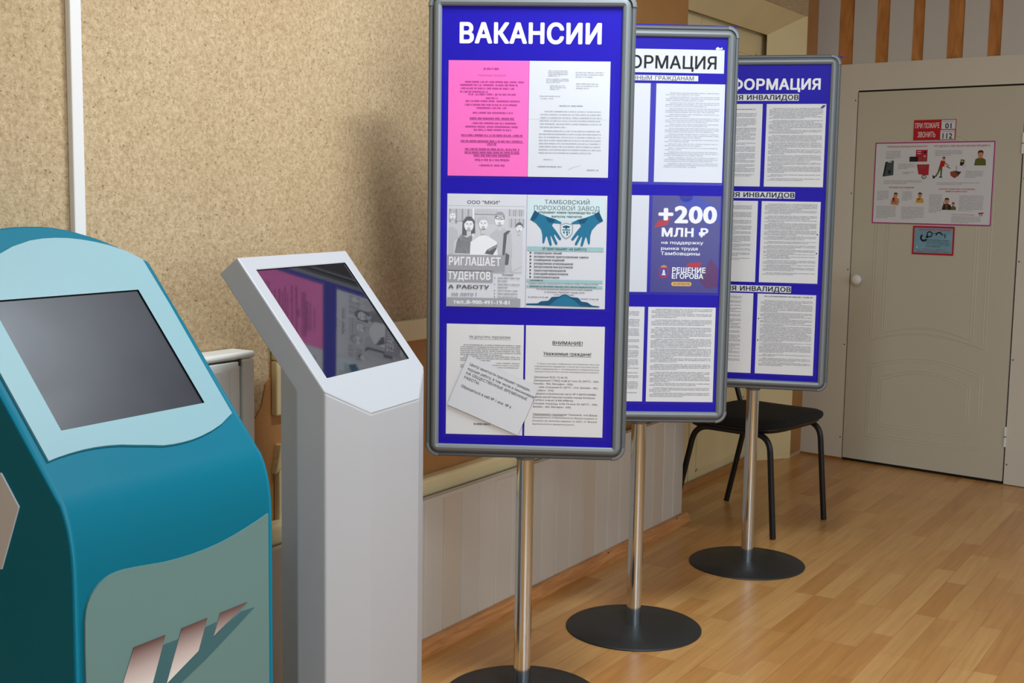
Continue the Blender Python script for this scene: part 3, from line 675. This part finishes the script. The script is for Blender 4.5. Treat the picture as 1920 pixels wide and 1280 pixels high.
sheet(0, 'notice_sheet', XM + .0004, X1, 1.7274, 1.4304, 'paper', 'folded white typed letter beside the pink sheet on nearest stand', 'paper', letter_plain)
def students(P):
    P.b = (215, 105, 893, 1048)
    P.text('ООО "МКИ"', 386, 664, 160, 188, 'k2', .02).rect(228, 202, 875, 205, 'k4')
    # black and white group picture
    P.rect(230, 226, 862, 752, 'k5').lay()
    for a in range(232, 440, 26): P.rect(a, 232, a + 18, 330 + (a % 5) * 6, 'k4' if a % 4 else 'k3')
    for a in range(450, 640, 20): P.rect(a, 232, a + 13, 262, 'k4').rect(a, 290, a + 13, 340, 'k4')
    P.rect(446, 268, 640, 280, 'k3').rect(446, 345, 640, 352, 'k4')
    for a in range(742, 862, 17): P.rect(a, 228 + a % 7, a + 11, 286, 'k3' if a % 3 else 'k4').rect(a, 305, a + 12, 380, 'k3' if a % 2 else 'k4')
    P.rect(430, 226, 446, 600, 'w').rect(280, 330, 345, 336, 'k3').lay()
    def torso(cx, y, wd_, h_, m): P.poly([(cx - wd_, y + h_), (cx - wd_ * .95, y + 60), (cx - wd_ * .35, y + 12), (cx, y), (cx + wd_ * .35, y + 12), (cx + wd_ * .95, y + 55), (cx + wd_ * 1.02, y + h_)], m)
    def head(cx, cy, r, hairm, long=False):
        if long: P.poly([(cx - r * 1.25, cy + r * 1.9), (cx - r * 1.15, cy - r * .6), (cx - r * .5, cy - r * 1.45), (cx + r * .4, cy - r * 1.5), (cx + r * 1.1, cy - r * .7), (cx + r * 1.2, cy + r * 1.5), (cx + r * .6, cy + r * 1.6), (cx - r * .5, cy + r * 2)], hairm)
        P.lay(); P.rect(cx - r * .4, cy + r * .8, cx + r * .4, cy + r * 2.0, 'k5'); P.ell(cx, cy, r * .88, r * 1.25, 'w', 18); P.lay()
        P.poly([(cx - r * .95, cy - r * .1), (cx - r * .85, cy - r * 1.0), (cx - r * .2, cy - r * 1.5), (cx + r * .5, cy - r * 1.4), (cx + r * .95, cy - r * .8), (cx + r * .92, cy), (cx + r * .6, cy - r * .7), (cx - r * .3, cy - r * .75)], hairm)
        P.rect(cx - r * .5, cy - r * .22, cx - r * .2, cy - r * .08, 'k2').rect(cx + r * .2, cy - r * .22, cx + r * .5, cy - r * .08, 'k2').poly([(cx - r * .35, cy + r * .5), (cx + r * .35, cy + r * .5), (cx + r * .15, cy + r * .72), (cx - r * .15, cy + r * .72)], 'k3').rect(cx - r * .08, cy, cx + r * .1, cy + r * .22, 'k4'); P.k -= 2
    P.poly([(230, 606), (230, 388), (262, 380), (305, 410), (318, 606)], 'k4'); head(262, 290, 30, 'k4')
    torso(675, 380, 96, 372, 'k4'); head(664, 316, 46, 'k3'); P.lay(); P.lay(); P.frame(630, 288, 664, 312, 5, 'k2').frame(670, 290, 704, 314, 5, 'k2'); P.poly([(700, 430), (735, 405), (760, 408), (728, 440), (712, 610), (690, 610)], 'k2')
    P.poly([(770, 752), (775, 510), (820, 460), (862, 455), (862, 752)], 'k5'); head(832, 380, 30, 'k2')
    P.lay(); torso(388, 440, 120, 172, 'k5'); P.poly([(282, 600), (300, 500), (330, 440), (388, 470), (430, 440), (430, 604)], 'k3'); head(402, 362, 46, 'k2', True)
    P.lay(); torso(530, 445, 118, 168, 'w'); head(525, 352, 44, 'k4')
    P.lay(); P.lay(); P.poly([(540, 600), (560, 566), (648, 520), (640, 560), (610, 610)], 'k2').poly([(560, 568), (646, 524), (636, 545), (575, 580)], 'w').poly([(720, 590), (752, 610), (742, 690), (716, 690)], 'k2').poly([(765, 640), (800, 600), (856, 610), (858, 700), (770, 750)], 'k5')
    P.lay(); P.rect(222, 612, 714, 752, 'k3').rect(222, 740, 612, 838, 'k3').rect(620, 752, 862, 756, 'k4').lay()
    P.text('РИГЛАШАЕТ', 234, 678, 632, 700, 'w', .03).text('ТУДЕНТОВ', 226, 592, 754, 818, 'w', .03)
    P.text('А РАБОТУ', 230, 582, 866, 896, 'k2', .035).text('на лето !', 262, 476, 926, 955, 'k3', .03).rect(222, 972, 852, 1040, 'k3').lay()
    P.text('тел.:8-900-491-19-81', 274, 760, 992, 1024, 'w', .035)
    P.text('Условия', 694, 786, 766, 782, 'k2', .02)
    for y, nn_ in ((798, 2), (852, 2), (904, 1), (931, 1), (958, 1)): P.ell(630, y + 4, 4, 5, 'k2', 8); P.para(656, 850, y, nn_, 26, 9, 'k4', 0, .9 if nn_ == 1 else .45)
sheet(0, 'job_advert', X0, XM - .0006, 1.3837, 1.0867, 'paper', 'black and white job advert with group of students on nearest stand', 'paper', students)
def gloves(P):
    P.b = (897, 118, 1570, 1066)
    P.rect(905, 150, 1552, 330, 'mint2').lay()
    P.text('ТАМБОВСКИЙ', 1045, 1422, 158, 192, 'k2', .01).text('ПОРОХОВОЙ ЗАВОД', 956, 1508, 207, 244, 'k2', -.005)
    P.lay(); L = [(925, 325), (962, 245), (1000, 272), (1075, 300), (1140, 318), (1192, 345), (1185, 356), (1120, 352), (1110, 372), (1150, 420), (1190, 480), (1184, 494), (1172, 490), (1135, 445), (1128, 452), (1160, 520), (1152, 534), (1140, 528), (1104, 458), (1098, 462), (1112, 532), (1104, 542), (1092, 536), (1070, 465), (1062, 462), (1048, 515), (1040, 524), (1032, 515), (1030, 450), (1018, 405), (975, 355)]
    P.poly(L, 'glove').poly([(2464 - a, b + 2) for a, b in L], 'glove').lay()
    P.poly([(925, 325), (962, 245), (1000, 272), (980, 310), (950, 335)], 'glove2').poly([(2464 - a, b + 2) for a, b in [(925, 325), (962, 245), (1000, 272), (980, 310), (950, 335)]], 'glove2').poly([(1050, 300), (1140, 322), (1120, 350), (1080, 345)], 'glove2').poly([(1414, 302), (1324, 324), (1344, 352), (1384, 347)], 'glove2')
    sh = [(1178, 360), (1230, 346), (1288, 360), (1286, 430), (1265, 462), (1230, 484), (1198, 460), (1180, 428)]
    P.poly(sh, 'k3').lay().poly([(1230 + (a - 1230) * .84, 412 + (b - 412) * .86) for a, b in sh], 'mint2').lay()
    P.poly([(1200, 376), (1230, 368), (1262, 376), (1256, 392), (1240, 386), (1238, 398), (1222, 398), (1220, 386), (1206, 392)], 'glove2').rect(1198, 402, 1264, 410, 'glove2').poly([(1204, 418), (1218, 418), (1218, 440), (1206, 432)], 'glove2').poly([(1226, 418), (1248, 418), (1240, 434), (1250, 446), (1230, 456), (1236, 440)], 'glove2').poly([(1252, 418), (1262, 418), (1258, 436), (1252, 440)], 'glove2')
    P.text('открывает новое производство по', 992, 1476, 250, 270, 'k', .01).text('выпуску перчаток', 1106, 1362, 284, 303, 'k', .01)
    P.rect(906, 548, 1548, 584, 'mint').rect(904, 824, 1546, 850, 'mint').rect(904, 872, 1546, 894, 'mint').lay()
    P.text('И приглашает на работу', 1035, 1406, 552, 576, 'k', .015)
    for t, x1, y in (('операторов линий', 1196, 592), ('аппаратчиков приготовления смеси', 1422, 622), ('съемщиков изделий', 1220, 650), ('укладчиков-упаковщиков', 1294, 680), ('загрузчиков-выгрузчиков', 1292, 708), ('транспортировщиков', 1234, 738), ('слесарей-ремонтников', 1254, 766), ('электромонтеров', 1180, 795)):
        P.text(t, 962, x1, y, y + 18, 'k', .015).poly([(928, y), (944, y + 9), (928, y + 18)], 'k')
    P.line(932, 1050, 829, 9, 'k2').text('график работы: сменный 2/2 (с 07:00 до 19:00, с 19:00 до 07:00)', 922, 1508, 854, 866, 'k2').line(930, 1500, 880, 8, 'k2', 5)
    P.text('По всем вопросам обращаться в отдел кадров', 990, 1460, 898, 912, 'k').text('(г.Котовск, Проспект труда, д.23)', 1058, 1396, 922, 936, 'k').text('и по телефонам:', 1142, 1308, 944, 956, 'k').text('8 (47541) 9-32-68', 920, 1088, 968, 980, 'k').text('8 (47541) 9-62-38', 1346, 1514, 976, 988, 'k')
    P.poly([(904, 1030), (1000, 1026), (1030, 1008), (1090, 1002), (1120, 970), (1180, 966), (1230, 944), (1284, 968), (1340, 972), (1372, 1004), (1422, 1010), (1462, 1036), (1524, 1042), (1524, 1050), (904, 1042)], 'glove2').lay().poly([(1100, 1042), (1150, 996), (1230, 950), (1300, 990), (1370, 1046)], 'glove')
sheet(0, 'job_advert', XM + .0002, X1, 1.3837, 1.0867, 'paper', 'job advert with pair of blue rubber gloves on nearest stand', 'paper', gloves)
def terror(P):
    P.b = (200, 78, 852, 990)
    P.text('Не допустить терроризма', 392, 738, 168, 192, 'k2', .005).rect(392, 200, 744, 203, 'k3')
    P.para(318, 828, 245, 6, 16, 8, 'k3', 26, .7); P.para(318, 826, 340, 3, 16, 8, 'k3', 26, .5); P.para(318, 822, 392, 3, 18, 7, 'k3', 300, .98)
    P.line(318, 420, 424, 7, 'k3').line(438, 574, 897, 12, 'k2')
sheet(0, 'notice_sheet', -.2133, -.0078, 1.0403, .7433, 'paper_old', 'greyish notice half covered by the slanted slip on nearest stand', 'paper', terror)
def attention(P):
    P.b = (868, 96, 1528, 1014)
    P.text('ВНИМАНИЕ!', 1094, 1346, 222, 250, 'k', .02).rect(1094, 256, 1346, 259, 'k').text('Уважаемые граждане!', 1018, 1418, 312, 338, 'k', .02).rect(1018, 346, 1418, 349, 'k')
    P.text('О всех случаях появления посторонних лиц или', 968, 1488, 402, 416, 'k2').text('подозрительных предметов, а также при получении какой-', 946, 1486, 424, 438, 'k2').text('либо информации о готовящемся (совершенном)', 946, 1488, 446, 460, 'k2').text('террористическом акте, просим незамедлительно сообщить:', 944, 1486, 468, 481, 'k2')
    y = 514
    for t, x0, x1 in (('Дежурный ФСБ: 72-46-70;', 942, 1226), ('Дежурный ГОВД 4-68-67 или 02 (МТС - 020,', 942, 1488), ('Билайн - 902, Мегафон - 020);', 940, 1272), ('служба спасения 01 (МТС - 010, Билайн - 001,', 940, 1484), ('Мегафон - 010);', 940, 1112), ('Пожарно-спасательная часть № 9 (847541)36980);', 940, 1470), ('Единая диспетчерская служба города Котовска', 938, 1456), ('8 (47541) 4-46-65; 8 909 4998102;', 938, 1278), ('Скорая помощь 4-93-74 или 03 (МТС - 030,', 938, 1482), ('Билайн - 003, Мегафон - 030).', 938, 1262)):
        P.text(t, x0, x1, y, y + 15, 'k', .004); y += 27.4
    P.text('Уважаемые граждане! Помните, что Ваша', 938, 1480, 822, 838, 'k', .004).rect(938, 841, 1200, 843, 'k').text('безопасность и безопасность Ваших родных и', 936, 1478, 850, 864, 'k').text('близких во многом зависит от ВАС, от Вашей', 936, 1478, 878, 892, 'k').text('бдительности и внимательности.', 936, 1290, 906, 919, 'k')
sheet(0, 'notice_sheet', -.0024, .2062, 1.0403, .7433, 'paper_old', 'attention notice with bold underlined titles at bottom right of nearest stand', 'paper', attention)
def slip(P):
    P.b = (0, 0, 640, 460)
    for t, x0, x1, y in (('Центр занятости приглашает граждан,', 40, 585, 50), ('ищущих работу, в том числе и пенсионеров', 40, 636, 92), ('НА ОБЩЕСТВЕННЫЕ ВРЕМЕННЫЕ', 40, 590, 132), ('РАБОТЫ.', 40, 178, 172), ('Обращаться в каб № 1 или  № 6', 44, 496, 250)):
        P.text(t, x0, x1, y, y + 24, 'k', .012)
# slanted slip: corners measured on the panel
sheet(0, 'notice_slip', -.0868 - .1030, -.0868 + .1030, .8509 + .0725, .8509 - .0725, 'paper', 'slanted small white slip tucked across two notices on nearest stand', 'paper', slip, dy=.0048, rot=math.radians(22.6))
pocket(st1, -.2245, .2175, 1.7285, 1.4225, (-.11, .10)); pocket(st1, -.2235, .2170, 1.3850, 1.0790, (-.11, .10)); pocket(st1, -.2225, .2160, 1.0415, .7355, (-.11, .10))

# ---- stand two
def text_page(P, x0=.10, x1=.92, y0=.04, y1=.93, blocks=9, pitch=.0165, m='k3', dense=True, head=False):
    W, H = P.b[2], P.b[3]; y = y0 * H
    if head: P.line(.2 * W, .9 * W, y, .009 * H, 'k2'); y += .05 * H
    while y < y1 * H - pitch * H:
        nn_ = random.choice((2, 3, 3, 4, 5, 6)) if dense else random.choice((2, 3, 3))
        nn_ = max(1, min(nn_, int((y1 * H - y) / (pitch * H))))
        P.para(x0 * W, x1 * W, y, nn_, pitch * H, .0085 * H, m, .06 * W, random.uniform(.3, .95)); y += nn_ * pitch * H
        y += random.choice((0, .3, .9)) * pitch * H if dense else .35 * pitch * H
def page(**kw): return lambda P: text_page(P, **kw)
def strip_text(P, suffix, full, sx0, sx1, top, base, m, bold):
    """right aligned heading whose last letters span sx0..sx1"""
    vs, _ = glyphs(suffix, bold); wsx = max(v[0] for v in vs) - min(v[0] for v in vs)
    P.text(suffix, sx0, sx1, top, base, m, bold)
    pre = full[:len(full) - len(suffix)].strip(); k = (sx1 - sx0) / wsx; gap = (.030 if ' ' in full else .0055) * (base - top) / .0377
    vf, _ = glyphs(pre, bold); wf = (max(v[0] for v in vf) - min(v[0] for v in vf)) * k * 1.04
    P.text(pre, sx0 - gap - wf, sx0 - gap, top, base, m, bold)
def big_strip(P):
    P.b = (-.224, 0, .2238, .070); strip_text(P, 'МАЦИЯ', 'ИНФОРМАЦИЯ', .0138, .2005, .0195, .0572, 'k', .02)
sheet(1, 'heading_strip', -.224, .2238, 1.8290, 1.7590, 'paper', 'large white heading strip with black capitals on middle stand', 'paper strip', big_strip)
def small_strip(P):
    P.b = (-.125, 0, .146, .0162); strip_text(P, 'ГРАЖДАНАМ', 'ННЫМ ГРАЖДАНАМ', .0146, .1325, .0018, .0146, 'k', .0)
sheet(1, 'heading_strip', -.125, .146, 1.7512, 1.7350, 'paper', 'narrow white label strip under the large heading strip on middle stand', 'paper strip', small_strip)
XR = ((.0191, .2291), (.0170, .2270), (.0132, .2232)); XL = ((-.2085, .0015), (-.2035, .0065), (-.2080, .0016))
Z2 = (1.7266, 1.3881, 1.0449)
def half_page(P):
    W, H = P.b[2], P.b[3]
    P.line(.30 * W, .62 * W, .19 * H, .012 * H, 'k3'); P.line(.5 * W, .6 * W, .37 * H, .01 * H, 'k4'); P.line(.5 * W, .58 * W, .39 * H, .01 * H, 'k4')
    for k in range(15): P.line(.1 * W, .74 * W * random.uniform(.9, 1), (.47 + .027 * k) * H, .009 * H, 'k3')
sheet(1, 'notice_sheet', *XL[0], Z2[0], Z2[0] - .297, 'paper', 'mostly hidden white sheet at top left of middle stand', 'paper', half_page)
sheet(1, 'notice_sheet', *XR[0], Z2[0], Z2[0] - .297, 'paper', 'white sheet of faint paragraphs below headings on middle stand', 'paper', page(x0=.14, x1=.93, y0=.09, y1=.87, m='k4', dense=False, pitch=.0175))
sheet(1, 'notice_sheet', *XL[1], Z2[1], Z2[1] - .297, 'paper', 'mostly hidden white sheet left of the indigo poster on middle stand', 'paper', page(x0=.1, x1=.72, y0=.09, y1=.8, m='k4'))
def million(P):
    P.b = (165, 52, 545, 563)
    P.poly([(178, 222), (196, 186), (272, 164), (250, 206)], 'red2').poly([(362, 424), (384, 404), (452, 402), (436, 434)], 'red2').poly([(400, 236), (500, 196), (470, 240), (420, 262)], 'pblue').poly([(300, 70), (420, 56), (545, 120), (545, 190), (440, 180)], 'pblue').poly([(440, 500), (500, 380), (545, 430), (545, 530), (480, 540)], 'plum').lay()
    P.text('+200', 200, 528, 104, 192, 'w', .045).text('МЛН ₽', 221, 482, 222, 266, 'w', .045)
    P.text('на поддержку', 221, 456, 290, 306, 'w', .02).text('рынка труда', 220, 426, 321, 337, 'w', .02).text('Тамбовщины', 219, 438, 347, 365, 'w', .02)
    P.text('РЕШЕНИЕ', 286, 474, 430, 458, 'w', .035).text('ЕГОРОВА', 285, 462, 462, 489, 'w', .035)
    P.poly([(292, 507), (384, 507)] + arc(386, 518, 11, -PI / 2, PI / 2) + arc(294, 518, 11, PI / 2, 1.5 * PI), 'yellow').lay().text('ЕГОРОВ.РФ', 296, 386, 512, 523, 'indigo', .02)
    P.poly([(212, 440), (218, 432), (260, 432), (266, 440), (266, 470), (258, 482), (239, 490), (220, 482), (212, 470)], 'red2').lay().poly([(218, 438), (260, 438), (260, 468), (239, 482), (218, 468)], 'pblue').poly([(222, 430), (226, 420), (234, 424), (239, 415), (244, 424), (252, 420), (256, 430)], 'gold').lay().poly([(228, 472), (232, 458), (234, 450), (244, 450), (246, 458), (250, 472)], 'w').rect(234, 444, 244, 449, 'w').rect(226, 460, 252, 463, 'pblue')
sheet(1, 'campaign_poster', *XR[1], Z2[1], Z2[1] - .297, 'indigo', 'indigo poster with large white plus 200 figures on middle stand', 'poster', million)
sheet(1, 'notice_sheet', *XL[2], Z2[2], Z2[2] - .297, 'paper_old', 'mostly hidden dense sheet at bottom left of middle stand', 'paper', page(x0=.1, x1=.93, y0=.05, y1=.95))
sheet(1, 'notice_sheet', *XR[2], Z2[2], Z2[2] - .297, 'paper_old', 'densely printed white sheet below the indigo poster', 'paper', page(x0=.05, x1=.95, y0=.02, y1=.96))
for z in Z2: pocket(st2, -.2225, .2300, z + .001, z - .305, (-.10, .12))
MB().slab([(.196, 1.8335), (.203, 1.8385), (.210, 1.834), (.216, 1.8375), (.218, 1.831), (.199, 1.829)], lambda a, b, d: (a, FY - d, b), .0003, .0009, 'paper').build('torn_paper_scrap', st2)

# ---- stand three
hm = MB(); P = Print(hm, (-.25, -1.9, .25, -.6), .5, 1.3, FY - .0004, 0, 1.25)
strip_text(P, 'МАЦИЯ', 'ИНФОРМАЦИЯ', .0078, .1990, -1.8150, -1.7775, 'w', .038); hm.build('heading_letters', st3)
def inv_strip(P):
    P.b = (-.135, 0, .1245, .0245); strip_text(P, 'ИНВАЛИДОВ', 'ДЛЯ ИНВАЛИДОВ', -.0600, .1235, .0035, .0205, 'k', .03)
for z, lb in ((1.7612, 'highest'), (1.4101, 'middle'), (1.0665, 'lowest')):
    sheet(2, 'heading_strip', -.135, .1245, z, z - .0242, 'paper', '%s of the three narrow black lettered label strips on farthest stand' % lb, 'paper strip', inv_strip, group='label strips on the farthest stand')
XR3 = ((.0119, .2219), (.0071, .2171), (.0050, .2150)); XL3 = ((-.2125, -.0025), (-.2165, -.0065), (-.2205, -.0105)); Z3 = (1.7257, 1.3759, 1.0367)
sheet(2, 'notice_sheet', *XL3[0], Z3[0], Z3[0] - .297, 'paper_old', 'part hidden text sheet at top left of farthest stand', 'paper', page(x0=.1, x1=.9, y0=.06, y1=.9, head=True))
def top_right(P):
    text_page(P, x0=.05, x1=.95, y0=.05, y1=.94); W, H = P.b[2], P.b[3]; P.lay(); P.poly([(.90 * W, .05 * H), (.94 * W, .015 * H), (.995 * W, .012 * H), (.955 * W, .05 * H)], 'indigo')
sheet(2, 'notice_sheet', *XR3[0], Z3[0], Z3[0] - .297, 'paper_old', 'text sheet with dark corner clip at top right of farthest stand', 'paper', top_right)
sheet(2, 'notice_sheet', *XL3[1], Z3[1], Z3[1] - .297, 'paper_old', 'part hidden text sheet at middle left of farthest stand', 'paper', page(x0=.1, x1=.9, y0=.06, y1=.75))
def mid_right(P):
    text_page(P, x0=.06, x1=.95, y0=.03, y1=.92); W, H = P.b[2], P.b[3]; P.lay(); P.ell(.965 * W, .40 * H, .012 * W, .012 * W, 'k', 10).ell(.965 * W, .63 * H, .012 * W, .012 * W, 'k', 10)
sheet(2, 'notice_sheet', *XR3[1], Z3[1], Z3[1] - .297, 'paper_old', 'dense text sheet with two dots at its right edge on farthest stand', 'paper', mid_right)
sheet(2, 'notice_sheet', *XL3[2], Z3[2], Z3[2] - .297, 'paper_old', 'part hidden sheet of short lines at bottom left of farthest stand', 'paper', page(x0=.1, x1=.8, y0=.04, y1=.9, dense=False))
def low_right(P):
    W, H = P.b[2], P.b[3]; P.line(.12 * W, .95 * W, .025 * H, .011 * H, 'k2'); text_page(P, x0=.06, x1=.95, y0=.08, y1=.92); P.lay(); P.ell(.03 * W, .31 * H, .012 * W, .012 * W, 'k', 10).ell(.03 * W, .58 * H, .012 * W, .012 * W, 'k', 10)
sheet(2, 'notice_sheet', *XR3[2], Z3[2], Z3[2] - .297, 'paper_old', 'text sheet with two dots at its left edge on farthest stand', 'paper', low_right)
for z in Z3: pocket(st3, -.2250, .2265, z + .001, z - .305, (-.11, .11))

# ------------------------------------------------------------------ chair by the niche
ch = empty('visitor_chair', (0.2, 2.16, 0.0), math.atan2(-.075, .478))
tag(ch, 'black visitor chair with padded seat standing behind the farthest poster stand', 'chair')
for s, nm in ((-1, 0), (1, 0)):
    y = s * .222
    MB().tube(smooth_path([(-.265, y, .002), (-.165, y * .98, .425), (.19, y * .98, .425), (.225, y, .002)], .07, 8), .0125, 'black', 14).build('leg_frame', ch)
    MB().tube(smooth_path([(-.10, y * .96, .430), (-.19, y * .96, .432), (-.235, y * .96, .56), (-.30, y * .94, .83)], .08, 8), .0115, 'black', 12).build('back_upright', ch)
MB().tube([(.12, -.215, .424), (.12, .215, .424)], .010, 'black', 10).build('crossbar', ch)
MB().tube([(-.12, -.215, .424), (-.12, .215, .424)], .010, 'black', 10).build('crossbar', ch)
def cushion(x0, x1, y0, y1, rows, name, mat):
    """rounded pad: rows of (inset, height)"""
    mb = MB(); vs = []; q = 40
    cx, cy, hx_, hy_ = (x0 + x1) / 2, (y0 + y1) / 2, (x1 - x0) / 2, (y1 - y0) / 2
    for ins, z in rows:
        for k in range(q):
            t = 2 * PI * k / q; c, s = math.cos(t), math.sin(t); e = .42
            px = (hx_ - ins) * math.copysign(abs(c) ** e, c); py = (hy_ - ins) * math.copysign(abs(s) ** e, s)
            vs.append((cx + px, cy + py, z + .012 * (py / hy_) ** 2 * 0 + .010 * (abs(px) / hx_) ** 3))
    fs = [(i * q + k, i * q + (k + 1) % q, (i + 1) * q + (k + 1) % q, (i + 1) * q + k) for i in range(len(rows) - 1) for k in range(q)] + [tuple(range(q))[::-1], tuple((len(rows) - 1) * q + k for k in range(q))]
    mb.add(vs, fs, mat, True); return mb
cushion(-.20, .235, -.245, .245, [(.03, .437), (.006, .446), (0, .458), (.003, .472), (.02, .482), (.09, .486)], 'seat', 'fabric').build('seat', ch)
cushion(-.195, .225, -.236, .236, [(.08, .418), (.02, .424), (.004, .436), (.006, .446)], 'seat_shell', 'black').build('seat_shell', ch)
bk = MB(); q = 36; vs = []
for dx, ins in ((-.022, .03), (-.016, .004), (0, 0), (.016, .006), (.022, .04)):
    for k in range(q):
        t = 2 * PI * k / q; c, s = math.cos(t), math.sin(t); yy = (.235 - ins) * math.copysign(abs(c) ** .4, c); zz = (.15 - ins) * math.copysign(abs(s) ** .4, s)
        vs.append((-.268 - zz * .24 + dx + .0 * yy, yy, .70 + zz))
bk.add(vs, [(i * q + k, i * q + (k + 1) % q, (i + 1) * q + (k + 1) % q, (i + 1) * q + k) for i in range(4) for k in range(q)] + [tuple(range(q))[::-1], tuple(4 * q + k for k in range(q))], 'fabric', True)
bk.build('backrest', ch)
